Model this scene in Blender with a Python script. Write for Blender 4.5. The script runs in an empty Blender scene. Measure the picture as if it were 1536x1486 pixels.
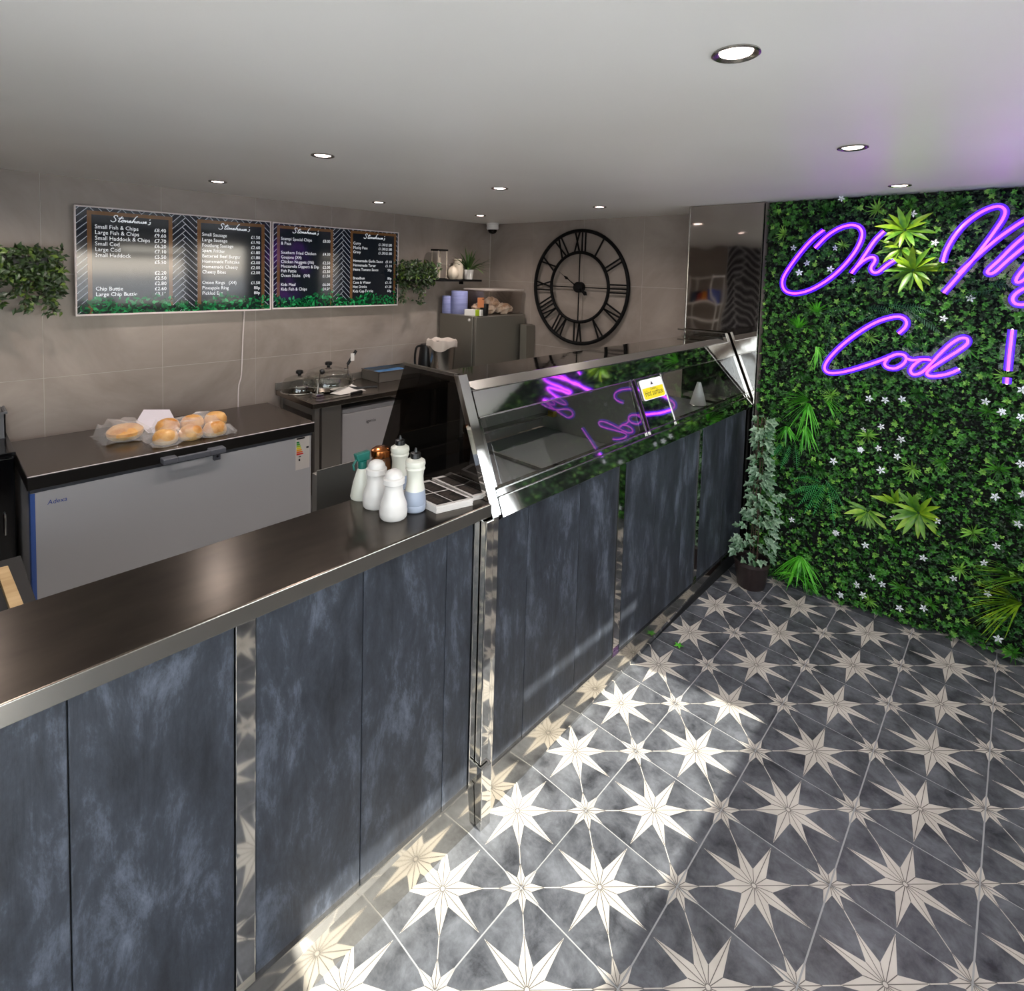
import bpy, bmesh, math, random
import numpy as np
from mathutils import Vector, Matrix
random.seed(7); rng = np.random.default_rng(7)
S = bpy.context.scene
COL = S.collection
PI = math.pi

# ------------------------------------------------------------------ camera
CP = np.array([0.8226552, -1.35969036, 1.83962816])
CR = np.array([0.72842349, 0.68459169, 0.02708195])
CU = np.array([-0.05899404, 0.02329158, 0.99798658])
CW = np.array([-0.68258254, 0.72855454, -0.05735296])
F, CX, CY = 826.9427395, 759.0128168, 454.6340807
cam = bpy.data.cameras.new('camera'); camo = bpy.data.objects.new('camera', cam); COL.objects.link(camo)
cam.sensor_width = 36.0; cam.lens = F * 36 / 1536
cam.shift_x = (768 - CX) / 1536; cam.shift_y = (CY - 743) / 1536
cam.clip_start = 0.02
camo.matrix_world = Matrix(((CR[0], CU[0], -CW[0], CP[0]), (CR[1], CU[1], -CW[1], CP[1]), (CR[2], CU[2], -CW[2], CP[2]), (0, 0, 0, 1)))
S.camera = camo

def at(px, py, ax, val):
    """where the sight line through a photo pixel meets the plane axis=val (used only for measuring positions)"""
    d = CW + CR * (px - CX) / F - CU * (py - CY) / F
    return CP + (val - CP[ax]) / d[ax] * d

# ------------------------------------------------------------------ light
S.view_settings.view_transform = 'Standard'; S.view_settings.look = 'None'
S.view_settings.gamma = 1; S.view_settings.use_curve_mapping = False
S.view_settings.exposure = 0.78
W = bpy.data.worlds.new('world'); S.world = W; W.use_nodes = True
nt = W.node_tree; bg = nt.nodes['Background']
sky = nt.nodes.new('ShaderNodeTexSky'); sky.sky_type = 'NISHITA'; sky.sun_disc = False
sky.sun_elevation = math.radians(36); sky.sun_rotation = math.radians(80); sky.air_density = 1.0; sky.dust_density = .7
hs_ = nt.nodes.new('ShaderNodeHueSaturation'); hs_.inputs['Saturation'].default_value = .42; nt.links.new(sky.outputs[0], hs_.inputs['Color']); nt.links.new(hs_.outputs[0], bg.inputs[0]); bg.inputs[1].default_value = 0.62
sun = bpy.data.lights.new('sun', 'SUN'); suno = bpy.data.objects.new('sun', sun); COL.objects.link(suno)
sun.energy = 7.6; sun.angle = math.radians(0.55); sun.color = (1.0, 0.95, 0.86)
SD = Vector((-0.98, -0.18, -0.72)).normalized()
suno.rotation_euler = SD.to_track_quat('-Z', 'Y').to_euler(); suno.location = (4, 2, 4)
def portal(name, loc, rot, sx, sy):
    l = bpy.data.lights.new(name, 'AREA'); l.shape = 'RECTANGLE'; l.size = sx; l.size_y = sy
    l.cycles.is_portal = True
    o = bpy.data.objects.new(name, l); o.location = loc; o.rotation_euler = rot; COL.objects.link(o)
portal('window_portal', (1.93, 0.51, 1.66), (0, PI / 2, 0), 0.76, 1.7)
portal('window_two_portal', (1.93, 1.92, 1.72), (0, PI / 2, 0), .85, .75)
portal('added_door_portal', (1.93, -1.78, 1.1), (0, PI / 2, 0), 2.1, 1.45)  # belongs to the added, unseen side door
portal('door_portal', (0.775, -2.63, 1.12), (PI / 2, 0, 0), 2.15, 2.2)

# ------------------------------------------------------------------ materials
def lin(h):
    h = h.lstrip('#'); o = []
    for i in (0, 2, 4):
        c = int(h[i:i + 2], 16) / 255
        o.append(c / 12.92 if c <= .04045 else ((c + .055) / 1.055) ** 2.4)
    return (*o, 1)
def mat(name, col, rough=.5, metal=0, spec=.5, emit=None, es=0, coat=0, alpha=1, trans=0, sss=0):
    m = bpy.data.materials.new(name); m.use_nodes = True
    b = m.node_tree.nodes['Principled BSDF']
    b.inputs['Base Color'].default_value = lin(col) if isinstance(col, str) else col
    b.inputs['Roughness'].default_value = rough; b.inputs['Metallic'].default_value = metal
    b.inputs['Specular IOR Level'].default_value = spec
    b.inputs['Coat Weight'].default_value = coat; b.inputs['Coat Roughness'].default_value = .05
    b.inputs['Alpha'].default_value = alpha
    b.inputs['Transmission Weight'].default_value = trans
    if emit: b.inputs['Emission Color'].default_value = lin(emit); b.inputs['Emission Strength'].default_value = es
    return m
def noisy(m, c1, c2, scale=(3, 3, 3), detail=5, lo=.35, hi=.65, rough=None, bump=0, bscale=None, distort=0, coord='Object', c3=None, rnd=False, nr=.62):
    """base colour from noise between colours; optional bump and roughness spread"""
    t = m.node_tree; N = t.nodes; L = t.links; b = N['Principled BSDF']
    tc = N.new('ShaderNodeTexCoord'); mp = N.new('ShaderNodeMapping'); mp.inputs['Scale'].default_value = scale
    L.new(tc.outputs[coord], mp.inputs[0])
    n = N.new('ShaderNodeTexNoise'); n.inputs['Scale'].default_value = 1; n.inputs['Detail'].default_value = detail
    n.inputs['Roughness'].default_value = nr; n.inputs['Distortion'].default_value = distort
    if rnd:
        oi = N.new('ShaderNodeObjectInfo'); cm = N.new('ShaderNodeMath'); cm.operation = 'MULTIPLY'; cm.inputs[1].default_value = 91; L.new(oi.outputs['Random'], cm.inputs[0]); L.new(cm.outputs[0], mp.inputs['Location'])
    L.new(mp.outputs[0], n.inputs['Vector'])
    r = N.new('ShaderNodeValToRGB'); r.color_ramp.elements[0].position = lo; r.color_ramp.elements[1].position = hi
    r.color_ramp.elements[0].color = lin(c1); r.color_ramp.elements[1].color = lin(c2)
    if c3:
        e = r.color_ramp.elements.new((lo + hi) / 2); e.color = lin(c3)
    L.new(n.outputs['Fac'], r.inputs[0]); L.new(r.outputs[0], b.inputs['Base Color'])
    if rough:
        mr = N.new('ShaderNodeMapRange'); mr.inputs['To Min'].default_value = rough[0]; mr.inputs['To Max'].default_value = rough[1]
        mr.inputs['From Min'].default_value = .3; mr.inputs['From Max'].default_value = .7
        L.new(n.outputs['Fac'], mr.inputs[0]); L.new(mr.outputs[0], b.inputs['Roughness'])
    if bump:
        n2 = N.new('ShaderNodeTexNoise'); n2.inputs['Scale'].default_value = 1; n2.inputs['Detail'].default_value = 2
        mp2 = N.new('ShaderNodeMapping'); mp2.inputs['Scale'].default_value = bscale or scale
        L.new(tc.outputs[coord], mp2.inputs[0]); L.new(mp2.outputs[0], n2.inputs['Vector'])
        bp = N.new('ShaderNodeBump'); bp.inputs['Strength'].default_value = bump; bp.inputs['Distance'].default_value = .01
        L.new(n2.outputs['Fac'], bp.inputs['Height']); L.new(bp.outputs[0], b.inputs['Normal'])
    return m
def pane(name, tint=(.93, .95, .95, 1), refl=1.0, ior=1.5):
    """thin glass pane: Fresnel mix of clear and mirror"""
    m = bpy.data.materials.new(name); m.use_nodes = True; t = m.node_tree; N = t.nodes; L = t.links; N.clear()
    o = N.new('ShaderNodeOutputMaterial'); mx = N.new('ShaderNodeMixShader'); tr = N.new('ShaderNodeBsdfTransparent'); gl = N.new('ShaderNodeBsdfGlossy')
    fr = N.new('ShaderNodeFresnel'); fr.inputs[0].default_value = ior
    mm = N.new('ShaderNodeMath'); mm.operation = 'MULTIPLY'; mm.inputs[1].default_value = refl; mm.use_clamp = True
    tr.inputs[0].default_value = tint; gl.inputs['Roughness'].default_value = .02
    ge = N.new('ShaderNodeNewGeometry'); iv = N.new('ShaderNodeMath'); iv.operation = 'SUBTRACT'; iv.inputs[0].default_value = 1; L.new(ge.outputs['Backfacing'], iv.inputs[1])
    m3 = N.new('ShaderNodeMath'); m3.operation = 'MULTIPLY'; L.new(iv.outputs[0], m3.inputs[1]); L.new(mm.outputs[0], m3.inputs[0])
    L.new(fr.outputs[0], mm.inputs[0]); L.new(m3.outputs[0], mx.inputs[0]); L.new(tr.outputs[0], mx.inputs[1]); L.new(gl.outputs[0], mx.inputs[2]); L.new(mx.outputs[0], o.inputs[0])
    return m

M = {}
M['ceiling'] = noisy(mat('ceiling_paint', '#e8e6e0', .35, spec=.35), '#e6e3dd', '#eeece7', (.7, .7, .7), 2, bump=.25, bscale=(2.5, .8, 1))
M['wtile'] = noisy(mat('wall_tile', '#8d8580', .32), '#857c76', '#a0968e', (1.6, 1.6, 1.6), 4, .3, .7, distort=1.2, coord='Generated')
M['wtile'] = noisy(mat('wall_tile_stone', '#8d8580', .34), '#82776f', '#a3988f', (1.5, 1.5, 1.5), 5, .3, .7, distort=.8)
M['grout'] = mat('grout', '#b4aca3', .7)
M['fgrout'] = mat('floor_grout', '#9d9e9d', .8)
M['tdark'] = noisy(mat('floor_tile_slate', '#55585c', .3), '#26282c', '#72757a', (10, 10, 10), 12, .33, .74, rough=(.36, .5), distort=.3, rnd=True, nr=.72)
M['tstar'] = noisy(mat('floor_tile_star', '#cfc9be', .35), '#b4aea3', '#c6c0b5', (6, 6, 6), 3, rnd=True)
M['tline'] = mat('floor_tile_line', '#5d5853', .5)
M['panel'] = noisy(mat('slate_panel', '#4a525c', .5, spec=.35), '#1b1d22', '#545a65', (10, 10, 3.6), 14, .36, .68, distort=.25, c3='#2d3138', nr=.78, rnd=True, bump=.08, bscale=(120, 120, 12))
M['steel'] = mat('brushed_steel', '#aaa7a1', .23, 1)
M['steeldk'] = mat('dull_steel', '#86827c', .36, .7)
M['worktop'] = noisy(mat('worktop_steel', '#544c45', .25, 1), '#4c453f', '#59524a', (14, 5, 14), 5)
M['tablesteel'] = mat('table_steel', '#8f877e', .26, 1)
M['chrome'] = noisy(mat('mirror_steel', '#cfcdc8', .05, 1), '#c8c6c1', '#d4d2ce', (3, 3, 3), 2, bump=.06, bscale=(5, 5, 2.5))
M['wavy'] = noisy(mat('mirror_sheet', '#b6b0aa', .045, 1), '#b0aaa4', '#bab4ae', (3, 3, 3), 1, bump=.5, bscale=(2.2, 2.2, 1.3))
M['plinth'] = mat('plinth_steel', '#bab6ae', .09, 1)
M['white'] = mat('white_plastic', '#e4e1dc', .4)
M['whitem'] = mat('white_enamel', '#a9a9aa', .3)
M['black'] = mat('black_plastic', '#0c0c0d', .35)
M['iron'] = mat('black_iron', '#070708', .7, spec=.2)
M['dark'] = mat('dark_cavity', '#101112', .6)
M['glass'] = pane('clear_glass', refl=1.6)
M['smoked'] = pane('smoked_glass', (.30, .285, .27, 1), refl=1.6)
M['winglass'] = pane('window_glass', (.97, .98, .98, 1))
M['wood'] = noisy(mat('pale_wood', '#b79a6d', .5), '#a98b5f', '#c3a77b', (20, 2, 20), 4)

# ------------------------------------------------------------------ mesh helpers
class MB:
    def __init__(s): s.v = []; s.f = []; s.m = []; s.k = 0
    def mat(s, k): s.k = k; return s
    def add(s, vs, fs):
        b = len(s.v); s.v += [tuple(map(float, p)) for p in vs]
        for f in fs: s.f.append(tuple(b + i for i in f)); s.m.append(s.k)
        return s
    def box(s, a, b):
        x0, x1 = sorted((a[0], b[0])); y0, y1 = sorted((a[1], b[1])); z0, z1 = sorted((a[2], b[2]))
        return s.add([(x0, y0, z0), (x1, y0, z0), (x1, y1, z0), (x0, y1, z0), (x0, y0, z1), (x1, y0, z1), (x1, y1, z1), (x0, y1, z1)],
                     [(0, 3, 2, 1), (4, 5, 6, 7), (0, 1, 5, 4), (1, 2, 6, 5), (2, 3, 7, 6), (3, 0, 4, 7)])
    def hexa(s, b4, t4):
        return s.add(list(b4) + list(t4), [(0, 3, 2, 1), (4, 5, 6, 7), (0, 1, 5, 4), (1, 2, 6, 5), (2, 3, 7, 6), (3, 0, 4, 7)])
    def poly(s, pts): return s.add(pts, [tuple(range(len(pts)))])
    def prism(s, pts, off):
        n = len(pts); q = [tuple(np.array(p, float) + np.array(off, float)) for p in pts]
        fs = [tuple(range(n))[::-1], tuple(range(n, 2 * n))] + [(i, (i + 1) % n, n + (i + 1) % n, n + i) for i in range(n)]
        return s.add(list(pts) + q, fs)
    def lathe(s, prof, c=(0, 0, 0), n=24, wob=None, sy=1.0):
        """profile of (radius, height) turned about the vertical through c"""
        vs = []; fs = []
        for (r, z) in prof:
            for i in range(n):
                a = 2 * PI * i / n; rr = r * (wob(a, z) if wob else 1)
                vs.append((c[0] + rr * math.cos(a), c[1] + rr * math.sin(a) * sy, c[2] + z))
        for j in range(len(prof) - 1):
            for i in range(n):
                k = (i + 1) % n
                fs.append((j * n + i, j * n + k, (j + 1) * n + k, (j + 1) * n + i))
        if prof[0][0] > 1e-5: fs.append(tuple(range(n))[::-1])
        if prof[-1][0] > 1e-5: fs.append(tuple((len(prof) - 1) * n + i for i in range(n)))
        return s.add(vs, fs)
    def tube(s, path, r, n=8, closed=False, caps=True, flat=None):
        P = [np.array(p, float) for p in path]; m = len(P); vs = []; fs = []
        rs = r if isinstance(r, (list, tuple)) else [r] * m
        up = None
        for i in range(m):
            a = P[(i - 1) % m] if (closed or i > 0) else P[i]; b = P[(i + 1) % m] if (closed or i < m - 1) else P[i]
            t = b - a; t /= (np.linalg.norm(t) + 1e-12)
            if up is None:
                up = np.array([0, 0, 1.]) if abs(t[2]) < .9 else np.array([1., 0, 0])
            x = np.cross(t, up); x /= (np.linalg.norm(x) + 1e-12); up = np.cross(x, t); up /= (np.linalg.norm(up) + 1e-12)
            for j in range(n):
                an = 2 * PI * j / n; vs.append(P[i] + rs[i] * (x * math.cos(an) + up * math.sin(an)))
        if flat is not None:
            ax, lo, hi = flat
            vs = [v if lo <= v[ax] <= hi else np.array([min(max(v[k], lo), hi) if k == ax else v[k] for k in range(3)]) for v in vs]
        for i in range(m if closed else m - 1):
            for j in range(n):
                k = (j + 1) % n; i2 = (i + 1) % m
                fs.append((i * n + j, i * n + k, i2 * n + k, i2 * n + j))
        if caps and not closed: fs.append(tuple(range(n))[::-1]); fs.append(tuple((m - 1) * n + j for j in range(n)))
        return s.add(vs, fs)
    def cyl(s, a, b, r, n=20): return s.tube([a, b], r, n)
    def ball(s, c, r, n=14, sc=(1, 1, 1)):
        pr = [(r * math.sin(PI * i / (n // 2 + 1)) if 0 < i < n // 2 + 1 else 0.00001, -r * math.cos(PI * i / (n // 2 + 1)) * sc[2]) for i in range(n // 2 + 2)]
        b = len(s.v); s.lathe(pr, c, n)
        for i in range(b, len(s.v)):
            v = s.v[i]; s.v[i] = (c[0] + (v[0] - c[0]) * sc[0], c[1] + (v[1] - c[1]) * sc[1], v[2])
        return s
def tag(o, label=None, cat=None, group=None, kind=None):
    if label: o['label'] = label
    if cat: o['category'] = cat
    if group: o['group'] = group
    if kind: o['kind'] = kind
    return o
def ob(name, mb, mats, parent=None, smooth=False, bevel=0, label=None, cat=None, group=None, kind=None, bseg=2, recalc=True):
    """one mesh object; mesh built in world coordinates, origin moved to the parent's or to its own base"""
    V = np.array(mb.v, float)
    if parent is not None:
        o0 = np.array(wl(parent))
    else:
        o0 = np.array([(V[:, 0].min() + V[:, 0].max()) / 2, (V[:, 1].min() + V[:, 1].max()) / 2, V[:, 2].min()])
    me = bpy.data.meshes.new(name); me.from_pydata([tuple(p) for p in V - o0], [], mb.f)
    if recalc and len(mb.f) < 3000:
        b_ = bmesh.new(); b_.from_mesh(me); bmesh.ops.recalc_face_normals(b_, faces=b_.faces); b_.to_mesh(me); b_.free()
    for m in (mats if isinstance(mats, (list, tuple)) else [mats]): me.materials.append(M[m] if isinstance(m, str) else m)
    if any(mb.m): me.polygons.foreach_set('material_index', mb.m)
    if smooth: me.polygons.foreach_set('use_smooth', [True] * len(mb.f))
    me.update()
    o = bpy.data.objects.new(name, me); COL.objects.link(o)
    if parent is not None: o.parent = parent
    else: o.location = o0
    if bevel:
        bm = o.modifiers.new('bevel', 'BEVEL'); bm.width = bevel; bm.segments = bseg; bm.limit_method = 'ANGLE'
    if smooth:
        e = o.modifiers.new('edges', 'EDGE_SPLIT'); e.split_angle = math.radians(38)
    return tag(o, label, cat, group, kind)
def wl(o):
    l = Vector(o.location)
    while o.parent: o = o.parent; l = l + Vector(o.location)
    return l
def thing(name, loc, label, cat, group=None):
    o = bpy.data.objects.new(name, None); o.empty_display_size = .05; o.location = loc; COL.objects.link(o)
    return tag(o, label, cat, group)
def dup(root, loc, rotz=None, label=None, group=None):
    def cp(o, par):
        c = o.copy(); COL.objects.link(c)
        if par is not None: c.parent = par
        for ch in list(o.children): cp(ch, c)
        return c
    c = cp(root, None); c.location = loc
    if rotz is not None: c.rotation_euler = (0, 0, rotz)
    if label: c['label'] = label
    if group: c['group'] = group
    return c
def struct(name, mb, mats, parent=None, **k): return ob(name, mb, mats, parent, kind='structure' if parent is None else None, **k)
def inst(me, name, parent, loc, rot=(0, 0, 0), sc=1):
    o = bpy.data.objects.new(name, me); COL.objects.link(o); o.parent = parent
    o.location = Vector(loc) - wl(parent); o.rotation_euler = rot; o.scale = (sc, sc, sc) if not isinstance(sc, tuple) else sc
    return o
def mesh(name, mb, mats, smooth=False):
    me = bpy.data.meshes.new(name); me.from_pydata(mb.v, [], mb.f)
    for m in (mats if isinstance(mats, (list, tuple)) else [mats]): me.materials.append(M[m] if isinstance(m, str) else m)
    me.polygons.foreach_set('material_index', mb.m)
    if smooth: me.polygons.foreach_set('use_smooth', [True] * len(mb.f))
    me.update(); return me
def smoothpath(pts, k=5):
    """Catmull-Rom through the points"""
    P = [np.array(p, float) for p in pts]; P = [2 * P[0] - P[1]] + P + [2 * P[-1] - P[-2]]; out = []
    for i in range(1, len(P) - 2):
        for j in range(k):
            t = j / k; a, b, c, d = P[i - 1:i + 3]
            out.append(.5 * (2 * b + (c - a) * t + (2 * a - 5 * b + 4 * c - d) * t * t + (3 * b - a - 3 * c + d) * t ** 3))
    out.append(P[-2]); return out
def clip(poly, x0, y0, x1, y1):
    for ax, lim, sg in ((0, x0, 1), (0, x1, -1), (1, y0, 1), (1, y1, -1)):
        out = []
        for i in range(len(poly)):
            a, b = poly[i], poly[(i + 1) % len(poly)]
            da, db = (a[ax] - lim) * sg, (b[ax] - lim) * sg
            if da >= 0: out.append(a)
            if (da >= 0) != (db >= 0):
                t = da / (da - db); out.append((a[0] + (b[0] - a[0]) * t, a[1] + (b[1] - a[1]) * t))
        poly = out
        if len(poly) < 3: return []
    return poly
def herring(x0, y0, x1, y1, w, ratio=4, gap=.12):
    """herringbone bricks (45 degrees) clipped to a rectangle"""
    L = w * ratio; res = []; c = math.cos(PI / 4)
    R = int(max(x1 - x0, y1 - y0) / w * 1.5) + 8
    cx, cy = x0, y0
    for i in range(-R, R):
        for j in range(-R, R):
            # brick pair lattice: translations (w,w) and (L,-L)
            if abs(j) * L * 1.5 > R * w * 2: continue
            ox, oy = i * w + j * L, i * w - j * L
            for (bx, by, bw, bh) in ((ox, oy, L, w), (ox + 0, oy + w, w, L)):
                g = w * gap / 2
                q = [(bx + g, by + g), (bx + bw - g, by + g), (bx + bw - g, by + bh - g), (bx + g, by + bh - g)]
                q = [(cx + (a - b) * c, cy + (a + b) * c) for a, b in q]
                if max(p[0] for p in q) < x0 or min(p[0] for p in q) > x1 or max(p[1] for p in q) < y0 or min(p[1] for p in q) > y1: continue
                q = clip(q, x0, y0, x1, y1)
                if len(q) >= 3: res.append(q)
    return res
_tc = {}
def text_polys(txt, size):
    """built-in font outlines as (verts, faces) in the XY plane"""
    if (txt, size) in _tc: return _tc[(txt, size)]
    c = bpy.data.curves.new('t', 'FONT'); c.body = txt; c.size = size; c.resolution_u = 2
    o = bpy.data.objects.new('t', c); COL.objects.link(o)
    dg = bpy.context.evaluated_depsgraph_get(); dg.update()
    me = bpy.data.meshes.new_from_object(o.evaluated_get(dg))
    r = ([tuple(v.co) for v in me.vertices], [tuple(p.vertices) for p in me.polygons])
    bpy.data.objects.remove(o); bpy.data.curves.remove(c); bpy.data.meshes.remove(me)
    _tc[(txt, size)] = r; return r
def put_text(mb, txt, size, org, ux, uy, align='l', sx=1.0):
    vs, fs = text_polys(txt, size)
    if not vs: return
    ux = np.array(ux, float); uy = np.array(uy, float); org = np.array(org, float)
    w = max(v[0] for v in vs) * sx; dx = 0 if align == 'l' else (-w if align == 'r' else -w / 2)
    mb.add([org + ux * (v[0] * sx + dx) + uy * v[1] for v in vs], fs)
# ------------------------------------------------------------------ room shell
XL, XR, YF, YB, YG, H = -3.25, 1.9, -2.6, 2.73, 2.30, 2.322
fl = struct('floor', MB().box((XL - .1, YF - .1, -.06), (XR + .1, YB + .1, -.0012)), 'fgrout')
def star(mb, c, ra, rd, rv, x0, x1, y0, y1, z):
    """eight-pointed star: long points along the tile axes, shorter on the diagonals; each point two facets"""
    pts = []
    for k in range(16):
        a = PI / 8 * k; r = rv if k % 2 else (ra if k % 4 == 0 else rd)
        pts.append((c[0] + r * math.cos(a), c[1] + r * math.sin(a)))
    for k in range(0, 16):
        q = clip([c, pts[k], pts[(k + 1) % 16]], x0, y0, x1, y1)
        if len(q) < 3: continue
        if sum(q[i][0] * q[(i + 1) % len(q)][1] - q[(i + 1) % len(q)][0] * q[i][1] for i in range(len(q))) < 0: q = q[::-1]
        mb.poly([(x, y, z) for x, y in q])
def lines(mb, segs, w, z, x0, x1, y0, y1):
    for (a, b) in segs:
        a = np.array(a); b = np.array(b); d = (b - a) / np.linalg.norm(b - a); n = np.array([-d[1], d[0]]) * w / 2
        q = clip([tuple(a - n), tuple(b - n), tuple(b + n), tuple(a + n)], x0, y0, x1, y1)
        if len(q) >= 3: mb.poly([(x, y, z) for x, y in q])
TS = .333; hf = TS / 2 - .0022
def tile_mesh(x0, x1, y0, y1):
    mb = MB(); mb.box((x0, y0, -.008), (x1, y1, 0))
    mb.mat(1); star(mb, (0, 0), .157, .122, .0505, x0, x1, y0, y1, .0004)
    for sx in (-1, 1):
        for sy in (-1, 1): star(mb, (sx * TS / 2, sy * TS / 2), .0755, .069, .030, x0, x1, y0, y1, .0004)
    d = math.cos(PI / 4)
    lines(mb, [((sx * .120 * d, sy * .120 * d), (sx * (TS / 2 - .068 * d), sy * (TS / 2 - .068 * d))) for sx in (-1, 1) for sy in (-1, 1)], .0028, .0004, x0, x1, y0, y1)
    mb.mat(2); segs = []
    for k in range(16):
        a = PI / 8 * k; r = .0505 if k % 2 else (.150 if k % 4 == 0 else .115); segs.append(((.006 * math.cos(a), .006 * math.sin(a)), (r * math.cos(a), r * math.sin(a))))
        for sx in (-1, 1):
            for sy in (-1, 1):
                r2 = .030 if k % 2 else (.072 if k % 4 == 0 else .066); cx, cy = sx * TS / 2, sy * TS / 2
                segs.append(((cx + .004 * math.cos(a), cy + .004 * math.sin(a)), (cx + r2 * math.cos(a), cy + r2 * math.sin(a))))
    lines(mb, segs, .0020, .0008, x0, x1, y0, y1)
    ring = [(.0075 * math.cos(PI / 6 * k), .0075 * math.sin(PI / 6 * k)) for k in range(12)]
    lines(mb, [(ring[k], ring[(k + 1) % 12]) for k in range(12)], .0014, .001, x0, x1, y0, y1)
    return mesh('floor_tile', mb, ['tdark', 'tstar', 'tline'])
tfull = tile_mesh(-hf, hf, -hf, hf)
tcut = tile_mesh(-.14, hf, -hf, hf)
tend = tile_mesh(-hf, hf, -hf, -.035)
tendc = tile_mesh(-.14, hf, -hf, -.035)
for i in range(-1, 6):
    for j in range(-7, 8):
        if i * TS + hf > XR: continue
        tm = (tcut if i == -1 else tfull) if j < 7 else (tendc if i == -1 else tend)
        inst(tm, 'floor_tile', fl, (i * TS, j * TS, random.uniform(-.0004, .0004)), (0, 0, 0))
struct('ceiling', MB().box((XL - .1, YF - .1, H), (XR + .1, YB + .1, H + .1)), 'ceiling')
wlft = struct('wall_left', MB().box((XL - .12, YF - .1, 0), (XL - .0012, YB + .1, H)), 'grout')
ys = [-2.6] + [-2.08 + .6 * k for k in range(9)]
ys = [-2.6, -2.08, -1.48, -.88, -.28, .32, .92, 1.52, 2.12, 2.72]
zs = [0, .555, 1.155, 1.755, H]
for a, b in zip(ys[:-1], ys[1:]):
    for c, d in zip(zs[:-1], zs[1:]):
        ob('wall_tile', MB().box((XL - .0012, a + .0015, c + .0015), (XL, b - .0015, d - .0015)), 'wtile', wlft)
wb = struct('wall_back', MB().box((XL - .1, YB + .0012, 0), (XR + .1, YB + .12, H)), 'grout')
xs = [XL + .002, -2.676, -2.076, -1.476, -.876, -.276]
zs2 = [0, .543, 1.143, 1.743, H]
for a, b in zip(xs[:-1], xs[1:]):
    for c, d in zip(zs2[:-1], zs2[1:]):
        ob('wall_tile', MB().box((a + .0015, YB, c + .0015), (b - .0015, YB + .0012, d - .0015)), 'wtile', wb)
# right wall with the high window the sun comes through
M['plaster'] = noisy(mat('wall_paint', '#b9b3ab', .6), '#b3ada5', '#bfb9b1', (2, 2, 2), 3)
wr = MB(); X0, X1 = XR, XR + .12
wr.box((X0, -1.05, 0), (X1, YB, 1.30)); wr.box((X0, YF, 2.15), (X1, YB, H)); wr.box((X0, YF, 0), (X1, -2.5, 2.15))
wr.box((X0, -1.05, 1.30), (X1, -.30, 2.15)); wr.box((X0, 1.37, 1.30), (X1, 1.55, 2.15)); wr.box((X0, 2.28, 1.30), (X1, YB, 2.15))
struct('wall_right', wr, 'plaster')
wn = MB(); wn.box((XR + .01, -.30, 2.045), (XR + .04, 1.37, 2.15)); wn.box((XR + .01, .27, 1.895), (XR + .04, 1.37, 1.985)); wn.box((XR + .01, -.30, 1.945), (XR + .04, .54, 2.045))
wo = struct('window_1', wn, 'white'); ob('pane', MB().box((XR + .06, -.3, 1.30), (XR + .066, 1.37, 2.15)), 'winglass', wo)
dm = MB()
for ya in (-2.5, -1.80, -1.11): dm.box((XR + .02, ya, .02), (XR + .08, ya + .06, 2.15))
dm.box((XR + .02, -2.44, .02), (XR + .08, -1.11, .12)); dm.box((XR + .02, -2.44, 2.08), (XR + .08, -1.11, 2.15))
w2 = MB()
for ya, yb_ in ((1.55, 1.59), (2.24, 2.28)): w2.box((XR + .02, ya, 1.30), (XR + .08, yb_, 2.15))
w2.box((XR + .02, 1.59, 1.30), (XR + .08, 2.24, 1.34)); w2.box((XR + .02, 1.59, 2.11), (XR + .08, 2.24, 2.15))
w2o = struct('window_2', w2, 'white'); ob('pane', MB().box((XR + .045, 1.59, 1.34), (XR + .051, 2.24, 2.11)), 'winglass', w2o)
struct('sun_blocker', MB().box((4.8, 2.02, 3.4), (5.1, 6, 4.7)), 'white')  # unseen slab added outside to keep sun out of the second window
d2 = struct('added_light_door', dm, 'white'); ob('pane', MB().box((XR + .045, -2.44, .12), (XR + .051, -1.11, 2.08)), 'winglass', d2)  # side door added out of view so its sun patch brightens the ceiling
# front wall: glazed door towards the street, dark herringbone covering behind the counter
wf = MB(); wf.box((XL, YF - .12, 0), (-.3, YF, H)); wf.box((1.85, YF - .12, 0), (XR + .1, YF, H)); wf.box((-.3, YF - .12, 2.22), (1.85, YF, H))
wfo = struct('wall_front', wf, 'wtile')
dr = MB()
for xa in (-.3, .42, 1.13, 1.80): dr.box((xa, YF - .08, 0), (xa + .05, YF - .02, 2.22))
dr.box((-.25, YF - .08, 2.16), (1.8, YF - .02, 2.22)); dr.box((-.25, YF - .08, 0), (1.8, YF - .02, .1))
do = struct('door_1', dr, 'white'); ob('pane', MB().box((-.25, YF - .055, .1), (1.8, YF - .049, 2.16)), 'winglass', do)
M['navy'] = mat('navy_covering', '#0d0e15', .3); M['navyline'] = mat('pale_joint', '#e2e2e6', .5)
hp = MB().box((-2.55, YF, .2), (-1.45, YF + .006, H)); hb = MB()
for q in herring(-2.54, .2, -1.46, H - .005, .085, 4, .16): hb.prism([(x, YF + .006, z) for x, z in q], (0, .003, 0))
hpo = ob('herringbone_panel', hp, 'navyline', label='dark navy herringbone wall covering seen in the steel mirror sheet', cat='wall covering')
tag(ob('brick', hb, 'navy', hpo), kind='stuff')
su = thing('storage_shelving', (-2.8, YF + .16, 0), 'white shelving with coloured goods, seen only in the steel wall sheet', 'shelving')
for z_ in (.3, .8, 1.15, 1.42, 1.85): ob('shelf', MB().box((-3.0, YF + .02, z_), (-2.58, YF + .32, z_ + .025)), 'white', su)
for x_ in (-3.0, -2.6):
    for y_ in (YF + .02, YF + .30): ob('upright', MB().box((x_, y_, 0), (x_ + .02, y_ + .02, 1.9)), 'white', su)
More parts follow.
